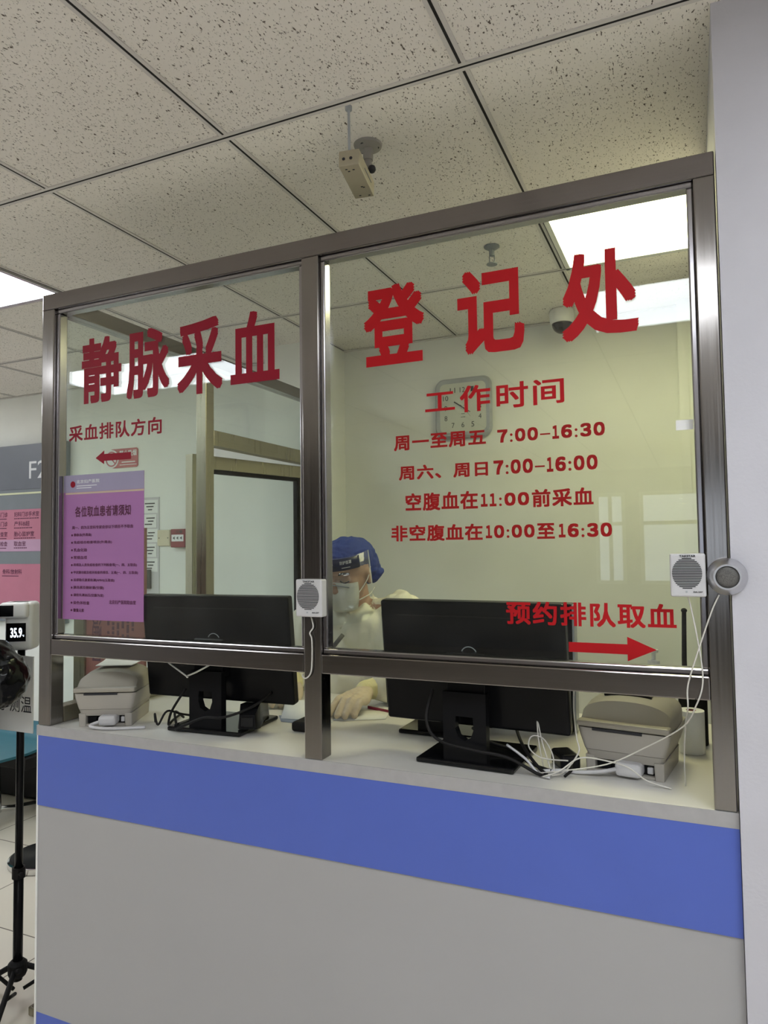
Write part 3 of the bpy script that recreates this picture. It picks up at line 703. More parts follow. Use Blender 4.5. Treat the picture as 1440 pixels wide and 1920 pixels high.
# cables behind the monitors
def cable(name, label, pts, r, m, cat='cable', group=None):
    b = MB(); b.tube(pts, r, 7); return tag(b.build(name, m, smooth=True), label, cat, group)
z = CZ + .005
cable('power_cable', 'black cable looping past the left monitor stand', [(.34, .20, z), (.36, .14, z + .03), (.40, .10, z + .002), (.44, .055, z + .012), (.52, .060, z + .045), (.58, .068, z + .05), (.63, .12, z + .07), (.66, .16, z + .1)], .0034, 'blackm')
cable('power_cable', 'black cable rising behind the left printer towards the left monitor', [(.31, .22, z), (.335, .16, z), (.355, .12, z), (.375, .11, z + .04), (.41, .125, z + .10)], .0034, 'blackm')
cable('power_cable', 'black cable coiled between left printer and left monitor', [(.30, .13, z), (.325, .10, z + .03), (.345, .09, z + .005), (.35, .12, z + .035), (.37, .16, z + .02), (.42, .22, z)], .003, 'blackm')
cable('monitor_cable', 'pale cable bent in a V under the mid rail, left of the middle post', [(.27, .17, 1.216), (.34, .125, 1.200), (.463, .062, 1.176), (.466, .062, 1.176), (.50, .064, 1.190), (.545, .068, 1.213)], .0022, 'wire')
cable('monitor_cable', 'black cable curving down the right monitor stand to the cable bundle', [(1.135, .09, CZ + .16), (1.13, .06, CZ + .10), (1.16, .05, CZ + .06), (1.24, .052, CZ + .045), (1.31, .06, CZ + .035), (1.37, .065, CZ + .008), (1.39, .06, z)], .0036, 'blackm')
cable('monitor_cable', 'black cable from the tower falling onto the bundle by the printer', [(1.27, .30, CZ + .13), (1.29, .22, CZ + .07), (1.33, .13, CZ + .04), (1.37, .09, CZ + .012), (1.39, .075, z)], .0036, 'blackm')
cable('monitor_cable', 'black cable lying across the right monitor base', [(1.19, .21, CZ + .05), (1.24, .18, CZ + .03), (1.30, .17, CZ + .02), (1.34, .13, CZ + .008), (1.395, .10, z)], .0036, 'blackm')
cable('network_cable', 'grey cable edging the black bundle by the right monitor', [(1.30, .10, CZ + .05), (1.345, .08, CZ + .03), (1.375, .066, CZ + .006), (1.40, .055, z)], .0028, 'spk')
cable('thin_cable', 'thin white cable rising in a narrow loop before the computer tower', [(1.375, .115, z), (1.365, .12, CZ + .06), (1.362, .125, CZ + .105), (1.372, .12, CZ + .06), (1.392, .105, z)], .0015, 'wire')
cable('thin_cable', 'thin white cable arching beside the narrow loop', [(1.40, .10, z), (1.395, .115, CZ + .035), (1.375, .12, CZ + .065), (1.350, .12, CZ + .068), (1.345, .115, CZ + .045), (1.375, .10, CZ + .03), (1.43, .10, CZ + .03)], .0015, 'wire')
cable('thin_cable', 'white cable hanging down the right side of the computer tower', [(1.436, .17, CZ + .21), (1.437, .15, CZ + .17), (1.436, .15, CZ + .12), (1.446, .115, CZ + .075), (1.452, .10, CZ + .05), (1.425, .085, CZ + .012), (1.40, .07, z)], .0017, 'wire')
cable('thin_cable', 'white cable bowing across the front of the right printer onto the worktop', [(1.385, .055, z), (1.42, .06, CZ + .02), (1.455, .085, CZ + .042), (1.50, .09, CZ + .042), (1.55, .085, CZ + .034), (1.585, .085, CZ + .012), (1.63, .085, CZ + .002)], .0016, 'wire')
ad = thing('power_adapter', 'black power adapter among the cables left of the right printer', 'adapter', (1.415, .155, CZ), R(30))
MB().box(-.022, -.035, .0005, .022, .035, .034, .008, None, 3).build('case', 'black', ad)
ab = MB(); ab.tube([(0, -.035, .018), (-.01, -.06, .012), (-.03, -.075, .005)], .003, 7); ab.build('lead', 'blackm', ad, smooth=True)

# ================================================================== CEILING FITTINGS
cc = thing('box_camera', 'old beige box camera hanging from the ceiling above the middle of the screen', 'camera', (1.0, -.035, 2.384))
K = Matrix.Rotation(R(9), 4, 'Z') @ Matrix.Rotation(R(-6), 4, 'X')
MB().box(-.024, 0, -.019, .024, .128, .019, .002, K).build('housing', 'cambox', cc)
for x in (-.012, .005): MB().lathe([(.0035, 0), (.0035, .0012)], (0, 0, 0), 'y-', 12, K @ Matrix.Translation((x, 0, -.002))).build('screw_hole', 'inkb', cc)
for x, y in ((-.012, .012), (.004, .016), (-.008, .020), (.008, .085), (.004, .082), (-.01, .115), (.012, .118)): MB().box(x, y, -.0196, x + .005, y + .003, -.0188, 0, K).build('scuff', 'inkb', cc)
MB().box(.0242, .045, -.002, .0250, .10, .001, 0, K).build('side_seam', 'slate2', cc)
MB().lathe([(.010, 0), (.010, .006)], (0, 0, 0), 'y-', 16, K @ Matrix.Translation((0, .134, .004))).build('lens', 'black', cc)
rd = MB(); rd.tube([(-.004, .012, .017), (-.005, .012, 2.5114 - 2.384)], .0032, 10, False); rd.lathe([(.008, .118), (.008, .127)], (-.005, .012, 0), n=12); rd.build('conduit_rod', 'clockrim', cc)
dk = MB(); dk.lathe([(.012, -.040), (.013, -.012), (.034, -.006), (.036, 0.0)], (-.031, .171, .1272), n=28); dk.build('ceiling_disc', 'discg', cc, auto=40)
ar = MB(); ar.tube([(-.031, .171, .10), (-.031, .165, .06), (-.018, .10, .020), (-.014, .08, .012)], .010, 10); ar.build('bracket_arm', 'discg', cc, smooth=True)
for a in (20, 140, 260): MB().lathe([(.0045, -.0085), (.0045, -.004)], (-.031 + .024 * math.cos(R(a)), .171 + .024 * math.sin(R(a)), .1272), n=10).build('screw', 'inkb', cc)
bo = MB(); bo.ell((.0, .125, .035), (.010, .010, .010), n=12, m=8); bo.build('swivel_knob', 'inkb', cc, smooth=True)
dm = thing('dome_camera', 'white dome camera with black lens under the booth ceiling by the clock wall', 'camera', (1.192, 1.62, H))
MB().lathe([(.048, -.001), (.052, -.012), (.052, -.045), (.046, -.060)], n=32).build('housing', 'white', dm, auto=40)
dd = MB(); dd.ell((0, 0, -.060), (.043, .043, .042), n=24, m=16); dd.build('dome', 'gloss', dm, smooth=True)
sp = thing('sprinkler_head', 'small metal sprinkler head under the booth ceiling, left of the bright light', 'sprinkler', (1.091, .856, H))
MB().lathe([(.026, 0), (.026, -.004), (.014, -.012), (.009, -.013), (.009, -.030), (.006, -.034)], n=24).build('escutcheon', 'slate2', sp, auto=40)
q = MB(); q.tube([(-.008, 0, -.032), (-.008, 0, -.052), (0, 0, -.060)], .002, 8); q.tube([(.008, 0, -.032), (.008, 0, -.052), (0, 0, -.060)], .002, 8); q.lathe([(.018, -.060), (.018, -.063)], n=20); q.build('deflector', 'slate2', sp)

# ================================================================== BOOTH AND HALL WALLS
ck = thing('wall_clock', 'square silver wall clock with rounded corners behind the right pane', 'clock', (.702, YB, 2.158))
def rsq(w, r, y, n=6):
    L = []
    for sx, sz, a0 in ((1, 1, 0), (-1, 1, 90), (-1, -1, 180), (1, -1, 270)):
        for k_ in range(n + 1):
            a = R(a0 + 90 * k_ / n); L.append((sx * (w - r) + r * math.cos(a), y, sz * (w + .004 - r) + r * math.sin(a)))
    return L
b = MB(); b.loft([rsq(.132, .04, -.001), rsq(.140, .045, -.018), rsq(.130, .04, -.034), rsq(.112, .025, -.030)]); b.build('rim', 'clockrim', ck, auto=50)
b = MB(); b.loft([rsq(.113, .025, -.0290), rsq(.113, .025, -.0312)]); b.build('face', 'clockface', ck)
nm = MB()
for n_ in range(1, 13):
    a = R(90 - 30 * n_); rx = .088 / max(abs(math.cos(a)), abs(math.sin(a)), .86) * 1.0
    cx, cz = rx * math.cos(a) * .95, rx * math.sin(a) * .95
    ww = .006 * len(str(n_)) + .001
    nm.text(str(n_), (cx - ww, cz - .012, cx + ww, cz + .012), -.0322, .0004, .0)
nm.text('二', (-.010, -.048, .012, -.030), -.0320, .0003, 0)
nm.build('numerals', 'inkb', ck)
def hand(name, deg, l, tail, w_, y, m_='inkb'):
    a = R(90 - deg); d_ = Vector((math.cos(a), 0, math.sin(a))); p_ = Vector((-d_.z, 0, d_.x))
    bm = MB(); pts = [(-d_ * tail + p_ * w_), (d_ * l + p_ * w_ * .4), (d_ * l - p_ * w_ * .4), (-d_ * tail - p_ * w_)]
    bm.loft([[(v.x, y, v.z) for v in pts], [(v.x, y + .001, v.z) for v in pts]]); return bm.build(name, m_, ck)
hand('hour_hand', 124, .045, .05, .003, -.0345); hand('minute_hand', 46, .075, .01, .0018, -.036, 'clockrim'); hand('second_hand', 140, .062, .015, .0009, -.0375)

ns = thing('no_smoking_sign', 'red no-smoking wall plate seen behind the dark red arrow', 'sign', (-1.56, YB, 1.995))
b = MB(); b.prism([(.06, 0), (.245, 0), (.255, .01), (.255, .105), (.245, .115), (.05, .115)], -.005, -.001); b.build('plate', 'sign', ns)
MB().lathe([(.055, .001), (.055, .0055)], (.052, 0, .056), 'y-', 32).build('white_disc', 'inkw', ns)
b = MB(); n = 32; loops = []
for k_ in range(n):
    a = 2 * math.pi * k_ / n; loops.append([(.052 + rr * math.cos(a), y, .056 + rr * math.sin(a)) for rr, y in ((.046, -.0056), (.046, -.007), (.038, -.007), (.038, -.0056))])
b.loft(loops, closed=True)
b.box(-.004, -.0068, -.040, .004, -.0058, .040, 0, Matrix.Translation((.052, 0, .056)) @ Matrix.Rotation(R(-45), 4, 'Y'))
b.build('prohibition_ring', 'sign', ns)
b = MB(); b.text('禁止吸烟', (.112, .068, .245, .104), -.0056, .0005, .02, 1.05); b.box(.13, -.0056, .030, .235, -.0051, .036); b.box(.115, -.0056, .015, .245, -.0051, .019); b.build('lettering', 'inkw', ns)

sw = thing('blank_switch_plate', 'cream blank switch plate on the wall left of the red fire alarm', 'plate', (-1.106, YB, 1.571))
MB().box(-.046, -.012, -.046, .046, -.0005, .046, .004).build('plate', 'cream', sw)
for x in (-.032, .032): MB().lathe([(.0035, .0118), (.0035, .0128)], (x, 0, 0), 'y-', 10).build('screw', 'inkb', sw)
fa = thing('fire_alarm_box', 'red manual fire alarm box on the wall beside the door leaf', 'fire alarm', (-.985, YB, 1.568))
MB().box(-.05, -.035, -.052, .05, -.0005, .052, .004).build('case', 'fire', fa)
MB().box(-.042, -.0358, -.018, .042, -.0348, .020).build('window', 'inkw', fa)
b = MB()
for x in (-.025, 0, .025): b.prism([(x - .008, .001), (x + .006, .010), (x + .006, -.008)], -.0364, -.0356)
b.text('火警', (-.012, .028, .035, .044), -.0356, .0004, .02); b.build('lettering', 'inkb', fa)
bdh = thing('note_board', 'grey document strip with white note sheets hanging left of the switch plate', 'board', (-1.22, YB, 1.25))
MB().box(-.09, -.004, -.05, .075, -.0005, .56).build('backing', 'spk', bdh)
for k_ in range(5):
    MB().box(-.082, -.0055, .545 - .085 * (k_ + 1) + .008, .066 - .01 * (k_ % 2), -.004, .545 - .085 * k_).build('note', 'paper', bdh)
b = MB()
for k_ in range(5):
    for q_ in range(3): b.box(-.03 + .012 * ((k_ + q_) % 3), -.0062, .52 - .085 * k_ - .018 * q_, .045 - .01 * q_, -.0055, .527 - .085 * k_ - .018 * q_)
b.box(-.03, -.02, .03, .02, -.004, .14); b.build('writing', 'inkb', bdh)

# directory board at far left
db = thing('directory_board', 'slate and rose clinic directory board headed F2 at far left', 'sign', (-2.85, YB, 1.06))
BW = 1.0
MB().box(0, -.035, 0, BW, -.001, 1.125, .003).build('panel', 'slate2', db)
MB().box(0, -.038, .84, BW, -.0352, 1.125).build('title_panel', 'slate', db, label='dark slate panel reading F2')
MB().box(0, -.0385, .808, BW, -.0352, .820).build('pale_line', 'lime', db)
MB().box(0, -.038, .520, BW, -.0352, .712).build('rose_panel', 'rose', db)
MB().box(0, -.038, .445, BW, -.0352, .520).build('mauve_panel', 'mauve', db)
MB().box(0, -.038, .02, BW, -.0352, .365).build('rose_panel', 'rose', db)
MB().text('F2', (.685, .905, .835, 1.015), -.0388, .0006, .0).build('lettering', 'inkw', db)
b = MB()
for zt, s_, s2 in ((.665, '妇科门诊手术室', .27), (.605, '产科B超', .17), (.540, '胎心监护室', .22), (.478, '取血室', .13)):
    b.text(s_, (.555, zt, .555 + s2 * .82, zt + .032), -.0388, .0006, .01)
    x = .555
    while x < .555 + s2 * .75 + .02:
        q_ = random.uniform(.008, .02); b.box(x, -.0386, zt - .014, x + q_, -.038, zt - .008); x += q_ + .004
for zt, s_ in ((.665, '妇科门诊'), (.605, '产科门诊'), (.540, '检查室'), (.478, '常规检查')):
    b.text(s_, (.485 - .03 * len(s_), zt, .495, zt + .032), -.0388, .0006, .01); 
    b.box(.38, -.0386, zt - .014, .485, -.038, zt - .009)
b.text('骨科/放射科', (.455, .300, .63, .332), -.0388, .0006, .01); b.box(.45, -.0386, .286, .60, -.038, .291)
b.build('department_text', 'ink', db)

# red notice stand outside the side screen
st = thing('notice_stand', 'steel stand with a red notice behind the magenta notice', 'stand', (-.315, .45, 0))
b = MB(); b.box(-.026, -.02, .03, .026, .02, 1.60, .003); b.box(-.026, -.19, .001, .026, .19, .03, .004); b.build('upright', 'steel_d', st)
MB().box(.027, -.012, 1.0, .29, .0, 1.58).build('notice_board', 'redp', st)
b = MB()
b.text('取血通知', (0, 0, .30, .045), 0, .0005, .012, M4=Matrix.Translation((.055, -.0126, 1.42)) @ Matrix.Rotation(R(90), 4, 'Y'))
for k_ in range(6):
    zz_ = 1.5
    while zz_ > 1.03:
        q_ = random.uniform(.008, .03); b.box(.125 + .022 * k_, -.0126, zz_ - q_, .135 + .022 * k_, -.0119, zz_); zz_ -= q_ + random.choice((.004, .004, .02))
b.build('printed_text', 'ink', st)

# ================================================================== HALL FURNITURE AT FAR LEFT
bn = thing('waiting_bench', 'teal waiting-room bench on a steel beam against the far left wall', 'bench', (-2.42, 1.32, 0))
def seat(x):
    s_ = MB(); P = []
    prof = [(-.24, .40), (-.22, .425), (0, .415), (.17, .43), (.22, .45), (.25, .52)]
    lo = []
    for y, z_ in prof: lo.append([(x - .25, y, z_), (x - .12, y, z_ - .008), (x + .12, y, z_ - .008), (x + .25, y, z_), (x + .25, y + .004, z_ - .014), (x - .25, y + .004, z_ - .014)])
    s_.loft(lo); return s_.build('seat', 'teal', bn, auto=50)
for x in (-.52, 0.0, .36 + .16): seat(x)
MB().box(-.8, -.03, .335, .8, .05, .395, .004).build('beam', 'blackm', bn)
for x in (-.6, .52):
    b = MB(); b.tube([(x, .01, .34), (x, .02, .10), (x, .02, .06)], .02, 10); b.tube([(x, -.30, .018), (x, -.1, .05), (x, .02, .075), (x, .14, .05), (x, .34, .018)], .017, 10); b.build('leg', 'chrome', bn, smooth=True)
tag(MB().box(-2.6, 1.672, .001, -1.6, YB - .02, .31, .02).build('dark_block', 'blackm'), 'dark low block under the teal bench', 'box')  # low matt black block filling the dark area below the seats
sq = thing('queue_stanchion', 'chrome queue stanchion with round black base left of the counter', 'stanchion', (-1.255, 1.12, 0))
MB().lathe([(.172, .001), (.175, .004), (.175, .026), (.166, .030)], n=40).build('base_rim', 'chrome', sq, auto=40)
MB().lathe([(.166, .0295), (.165, .032), (.04, .040), (.032, .046)], n=40).build('base_cover', 'black', sq, auto=30)
MB().lathe([(.032, .045), (.032, .86), (.036, .87), (.036, .93), (.02, .945)], n=24).build('pole', 'chrome', sq, auto=40)

tr_ = thing('tripod', 'black tripod stand carrying the thermometer and white sign', 'tripod', (-.440, .30, 0))
b = MB(); b.tube([(0, 0, .07), (0, 0, .44)], .0155, 12, False); b.tube([(0, 0, .40), (0, 0, 1.17)], .0125, 12, False); b.build('pole', 'black', tr_, smooth=True)
b = MB(); b.lathe([(.021, .405), (.021, .440)], n=16); b.tube([(.015, -.01, .425), (.040, -.02, .430)], .006, 8, False); b.build('collar', 'blackm', tr_)
b = MB(); b.lathe([(.026, .085), (.03, .095), (.03, .125), (.02, .135)], n=16); b.tube([(.02, -.02, .11), (.048, -.03, .125)], .008, 8, False); b.build('leg_hub', 'blackm', tr_)
for a in (-60, 60, 180):
    c_, s_ = math.cos(R(a)), math.sin(R(a)); b = MB()
    b.tube([(c_ * .025, s_ * .025, .11), (c_ * .19, s_ * .19, .008)], .009, 8, False); b.tube([(c_ * .018, s_ * .018, .035), (c_ * .10, s_ * .10, .062)], .006, 8, False); b.ell((c_ * .19, s_ * .19, .012), (.013, .013, .0115), n=12, m=8); b.build('leg', 'blackm', tr_, smooth=True)
sg = thing('temperature_sign', 'white sign 伸手测温 on the tripod below the thermometer', 'sign', (-.44, .283, .897))
MB().box(-.115, -.004, 0, .083, 0, .255, .001).build('board', 'paper', sg)
MB().text('伸手测温', (-.135, .066, .076, .121), -.0046, .0006, .0, 1.05).build('lettering', 'inkb', sg)
th = thing('infrared_thermometer', 'white infrared thermometer showing 35.9 on top of the tripod', 'thermometer', (-.428, .292, 1.172), R(31))
b = MB(); b.box(-.046, -.032, 0, .046, .042, .162, .014, None, 4); b.box(-.058, -.050, .108, .034, .030, .162, .012, None, 4)
b.build('case', 'white', th, auto=50)
MB().box(-.0545, -.0515, .116, -.010, -.0495, .153, .006).build('sensor_window', 'gloss', th)
MB().box(-.039, -.0335, .030, .024, -.0315, .092, .002).build('display', 'gloss', th)
b = MB(); b.text('35.9', (-.025, .044, .012, .076), -.0342, .0005, .02); b.text('℃', (.0135, .046, .019, .052), -.0342, .0005, 0); b.build('digits', 'led', th)
MB().box(-.02, -.012, -.0022, .02, .012, .001).build('mount_foot', 'blackm', th)

# ================================================================== PEOPLE
def head_mesh(c, pitch, yaw=0.0, front=-1):
    """an anatomical head facing -y, 0.225 m tall, centred at c"""
    mb = MB(); E = Matrix.Translation(c) @ Matrix.Rotation(yaw, 4, 'Z') @ Matrix.Rotation(pitch, 4, 'X')
    def el(p, r, rot=(0, 0, 0)):
        q = MB(); q.ell(p, r, rot, 24, 16)
        bmesh.ops.transform(q.b, matrix=E, verts=q.b.verts); me = bpy.data.meshes.new('t'); q.b.to_mesh(me); q.b.free(); mb.b.from_mesh(me); bpy.data.meshes.remove(me)
    el((0, .012, .030), (.076, .096, .082)); el((0, -.018, -.025), (.064, .070, .080)); el((0, -.045, -.078), (.036, .038, .032))
    el((0, -.058, -.045), (.045, .036, .042)); el((0, -.083, .022), (.056, .020, .012))
    el((0, -.096, -.018), (.013, .016, .026), (R(-14), 0, 0)); el((0, -.104, -.030), (.015, .013, .010))
    for s in (-1, 1):
        el((s * .032, -.078, .002), (.019, .012, .012)); el((s * .044, -.052, -.024), (.022, .018, .020)); el((s * .076, .006, -.010), (.009, .017, .030), (0, 0, R(s * 18)))
    el((0, -.092, -.052), (.022, .010, .007)); el((0, -.090, -.063), (.019, .010, .007))
    return mb, E
def merge(dst, src):
    me = bpy.data.meshes.new('t'); src.b.to_mesh(me); src.b.free(); dst.b.from_mesh(me); bpy.data.meshes.remove(me)
def hand_shape(mb, wrist, knuckles, tips, thumb, grow=0.0, palm_r=.017, lift=.016):
    """palm with four separate bent fingers and a thumb"""
    wv = Vector(wrist)
    for i, kn in enumerate(knuckles):
        kv = Vector(kn); mb.cap(wv.lerp(kv, .15), palm_r * .95 + grow, kv, .0125 + grow)
    for a, b_ in zip(knuckles, knuckles[1:]):
        for f_ in (.45, .75): mb.cap(wv.lerp(Vector(a), f_), .0135 + grow, wv.lerp(Vector(b_), f_), .0135 + grow)
    for kn, tp_ in zip(knuckles, tips):
        a = Vector(kn); e_ = Vector(tp_); p1 = a.lerp(e_, .48) + Vector((0, 0, lift)); p2 = a.lerp(e_, .78) + Vector((0, 0, lift * .6))
        mb.cap(a, .0105 + grow, p1, .0095 + grow, 10); mb.cap(p1, .0095 + grow, p2, .0085 + grow, 10); mb.cap(p2, .0085 + grow, e_, .0075 + grow, 10)
    t0_, t1_, t2_ = [Vector(q) for q in thumb]
    mb.cap(wv.lerp(t0_, .3), .015 + grow, t0_, .013 + grow, 10); mb.cap(t0_, .013 + grow, t1_, .0105 + grow, 10); mb.cap(t1_, .0105 + grow, t2_, .0085 + grow, 10)

# --- clinic worker behind the counter
wk = thing('person', 'person in white gown, blue cap, mask and face shield looking down behind the counter', 'person', (.62, .80, 0))
O = Vector((.62, .80, 0))
def rel(p): return Vector(p) - O
hc = rel((.607, .712, 1.418))
HP = R(15)
lw, lk, ltp = rel((.775, .512, 1.078)), [rel(p) for p in ((.742, .432, 1.070), (.764, .424, 1.074), (.787, .418, 1.073), (.808, .418, 1.066))], [rel(p) for p in ((.728, .352, 1.036), (.757, .342, 1.036), (.781, .345, 1.036), (.802, .362, 1.036))]
lth = [rel(p) for p in ((.738, .487, 1.062), (.722, .452, 1.048), (.716, .424, 1.038))]
rw, rk, rtp = rel((.486, .560, 1.075)), [rel(p) for p in ((.508, .478, 1.072), (.488, .470, 1.074), (.468, .470, 1.073), (.448, .478, 1.066))], [rel(p) for p in ((.535, .402, 1.036), (.512, .392, 1.036), (.490, .392, 1.036), (.466, .410, 1.036))]
rth = [rel(p) for p in ((.520, .533, 1.062), (.542, .500, 1.048), (.552, .470, 1.038))]
lsh, rsh = rel((.772, .780, 1.285)), rel((.455, .785, 1.280)); lel, rel_ = rel((.895, .660, 1.085)), rel((.375, .690, 1.085))
hm, HE = head_mesh(hc, HP)
hm.cap(rel((.610, .775, 1.28)), .055, rel((.606, .745, 1.385)), .052)
hm.ell(rel((.612, .795, 1.20)), (.155, .095, .13)); hm.ell(rel((.615, .81, 1.0)), (.135, .10, .16)); hm.ell(rel((.615, .82, .86)), (.155, .11, .12))
for s_, e_, w_ in ((lsh, lel, lw), (rsh, rel_, rw)):
    hm.cap(rel((.612, .79, 1.27)), .05, s_, .055); hm.cap(s_, .048, e_, .038); hm.cap(e_, .038, w_, .026)
hand_shape(hm, lw, lk, ltp, lth, -.0022); hand_shape(hm, rw, rk, rtp, rth, -.0022)
for s_ in (-1, 1):
    hm.cap((s_ * .08, .02, .84), .085, (s_ * .085, .01, .48), .058); hm.cap((s_ * .085, .01, .48), .055, (s_ * .085, .03, .09), .038); hm.cap((s_ * .085, .04, .035), .033, (s_ * .09, -.10, .028), .028)
blob('body', hm, 'skin', wk, .0055, 3)
# gown
gw = MB()
gw.ell(rel((.612, .790, 1.205)), (.190, .118, .125)); gw.cap(rel((.612, .785, 1.215)), .078, rel((.612, .778, 1.245)), .066)
gw.ell(rel((.615, .80, 1.02)), (.178, .128, .22)); gw.ell(rel((.615, .81, .80)), (.19, .135, .22)); gw.ell(rel((.615, .81, .62)), (.205, .145, .16))
for s_, e_, w_ in ((lsh, lel, lw), (rsh, rel_, rw)):
    gw.cap(rel((.612, .80, 1.225)), .055, s_, .074); gw.cap(s_, .074, e_, .064); gw.cap(e_, .062, e_.lerp(w_, .80), .045)
blob('gown', gw, 'gown', wk, .007, 3, .020, (11, 11, 6))
cl = MB(); n = 28; loops = []
for k_ in range(n):
    a = 2 * math.pi * k_ / n; rr = .070; zz0 = 1.268 + .024 * math.sin(a)
    loops.append([rel((.610 + (rr + dr_) * math.cos(a), .768 + (rr + .004 + dr_) * math.sin(a), zz0 + dz_)) for dr_, dz_ in ((-.006, .010), (.004, .012), (.012, -.012), (0, -.014))])
cl.loft(loops, closed=True); cl.build('collar', 'gown', wk, smooth=True)
# gloves
for w_, k_, t_, h_ , e_ in ((lw, lk, ltp, lth, lel), (rw, rk, rtp, rth, rel_)):
    g = MB(); hand_shape(g, w_, k_, t_, h_, .0022); go = blob('glove', g, 'glove', wk, .0035, 2, .0012, (60, 60, 60))
    cf = MB(); d_ = (e_ - w_).normalized(); cf.cap(w_ - d_ * .012, .0285, w_ + d_ * .055, .037); blob('glove_cuff', cf, 'cuff', go, .005, 2, .002, (50, 50, 50))
# face details, cap, mask and shield in head space
def inhead(mb): bmesh.ops.transform(mb.b, matrix=HE, verts=mb.b.verts); return mb
b = MB()
for s_ in (-1, 1): b.tube([(s_ * .016, -.0965, .021), (s_ * .032, -.0985, .028), (s_ * .052, -.086, .024)], .0032, 8)
inhead(b).build('eyebrow', 'brow', wk, smooth=True)
b = MB()
for s_ in (-1, 1): b.tube([(s_ * .017, -.0890, .000), (s_ * .032, -.0925, -.006), (s_ * .048, -.0855, -.001)], .0022, 8)
inhead(b).build('eyelash', 'brow', wk, smooth=True)
cp = MB(); cp.ell((0, .016, .060), (.090, .104, .058)); cp.ell((0, .055, .020), (.090, .080, .066)); cp.ell((.02, .085, -.020), (.070, .045, .045)); inhead(cp); 
blob('bouffant_cap', cp, 'capb', wk, .006, 4, .006, (22, 22, 40))
b = MB()
for s_ in (-1, 1):
    b.tube([(s_ * .062, -.055, -.050), (s_ * .080, -.015, -.015), (s_ * .083, .012, .020)], .0020, 6)
    b.tube([(s_ * .060, -.055, -.075), (s_ * .078, -.01, -.070), (s_ * .080, .03, -.060)], .0020, 6)
inhead(b).build('mask_strap', 'mask', wk, smooth=True)
mk = MB(); rows = []
for j in range(9):
    v = j / 8; z_ = -.012 - v * .098
    row = []
    for i in range(15):
        u_ = -1 + 2 * i / 14
        hw = .066 - .020 * v ** 2; bul = (1 - u_ * u_) ** .62
        y_ = -.059 - (.062 - .020 * abs(v - .45) * 2 - .004) * bul - (.006 * math.exp(-((v) / .12) ** 2) * (1 - abs(u_)))
        row.append((u_ * hw, y_ + .012 * v, z_ + (.012 * (1 - abs(u_)) if j == 0 else 0)))
    rows.append(row)
vt = [[mk.b.verts.new(p) for p in r] for r in rows]; vb = [[mk.b.verts.new((p[0] * .96, p[1] + .004, p[2])) for p in r] for r in rows]
for A_, flip in ((vt, 0), (vb, 1)):
    for i in range(8):
        for j in range(14):
            q_ = (A_[i][j], A_[i][j + 1], A_[i + 1][j + 1], A_[i + 1][j]); mk.b.faces.new(q_ if not flip else q_[::-1])
ring = lambda A_: A_[0] + [r[-1] for r in A_[1:]] + A_[-1][::-1][1:] + [r[0] for r in A_[::-1]][1:-1]
ra, rb = ring(vt), ring(vb)
for i in range(len(ra)):
    j = (i + 1) % len(ra); mk.b.faces.new((ra[i], ra[j], rb[j], rb[i]))
inhead(mk).build('face_mask', 'mask', wk, smooth=True)
b = MB(); b.tube([(-.05, -.095, -.020), (-.02, -.114, -.008), (0, -.120, -.004), (.02, -.114, -.008), (.05, -.095, -.020)], .0022, 6); inhead(b).build('nose_wire', 'clockrim', wk, smooth=True)
def shield(r0, z0, z1, th, da=78, y_off=0.0, sx=1.0):
    s_ = MB(); A_ = []; n_ = 24
    for i in range(n_ + 1):
        a = R(-90 - da + 2 * da * i / n_)
        A_.append((r0 * .92 * math.cos(a), .010 + r0 * 1.22 * math.sin(a)))
    lo = [[(x * (1 + t_ / r0), y * (1 + t_ / r0), z_) for x, y in A_] for t_, z_ in ((0, z0), (th, z0), (th, z1), (0, z1))]
    return s_.loft([list(l_) for l_ in zip(*lo)])
s_ = shield(.108, -.140, .086, .0007); inhead(s_).build('face_shield', 'clear', wk, smooth=True)
s_ = shield(.1092, .042, .082, .0009, 56); inhead(s_).build('shield_label', 'navy', wk, smooth=True)
s_ = shield(.098, .044, .080, .009, 60); inhead(s_).build('shield_foam', 'capb', wk, smooth=True)
def bend(mb):
    for v in mb.b.verts:
        a = v.co.x / .118 - math.pi / 2; r_ = .1115 - (v.co.y + .1) * 0
        v.co = Vector((r_ * .92 * math.cos(a), .010 + r_ * 1.22 * math.sin(a), v.co.z))
    return mb
b = MB(); b.text('医用隔离面罩', (-.060, .062, .020, .076), -.1, 0, .02); b.text('防护面罩', (.045, .062, .086, .074), -.1, 0, .02); b.box(-.05, -.1, .050, .01, -.1001, .053); b.box(.05, -.1, .050, .08, -.1001, .052)
bend(b); inhead(b).build('shield_lettering', 'inkw', wk)

# --- person in black puffer coat at the left edge
pp = thing('person', 'person in glossy black puffer coat at the left edge by the tripod', 'person', (-.72, .06, 0))
hb, HB = head_mesh(Vector((0, .02, 1.56)), R(6), R(180))
hb.cap((0, 0, 1.36), .058, (0, .01, 1.50), .055); hb.ell((0, 0, 1.22), (.17, .11, .17)); hb.ell((0, 0, .98), (.15, .11, .17)); hb.ell((0, 0, .84), (.165, .12, .12))
shR, elR, wrR = Vector((.19, 0, 1.335)), Vector((.398, .055, 1.108)), Vector((.150, .165, 1.10))
shL, elL, wrL = Vector((-.19, 0, 1.335)), Vector((-.27, .0, 1.07)), Vector((-.22, .20, 1.02))
kR = [wrR + Vector(q_) for q_ in ((-.070, .040, .012), (-.080, .020, .014), (-.084, -.002, .012), (-.080, -.022, .006))]; tR = [q_ + Vector((-.060, .008, -.035)) for q_ in kR]
kL = [wrL + Vector(q_) for q_ in ((.005, .085, .01), (-.016, .088, .012), (-.036, .084, .010), (-.055, .074, .004))]; tL = [q_ + Vector((.005, .065, -.035)) for q_ in kL]
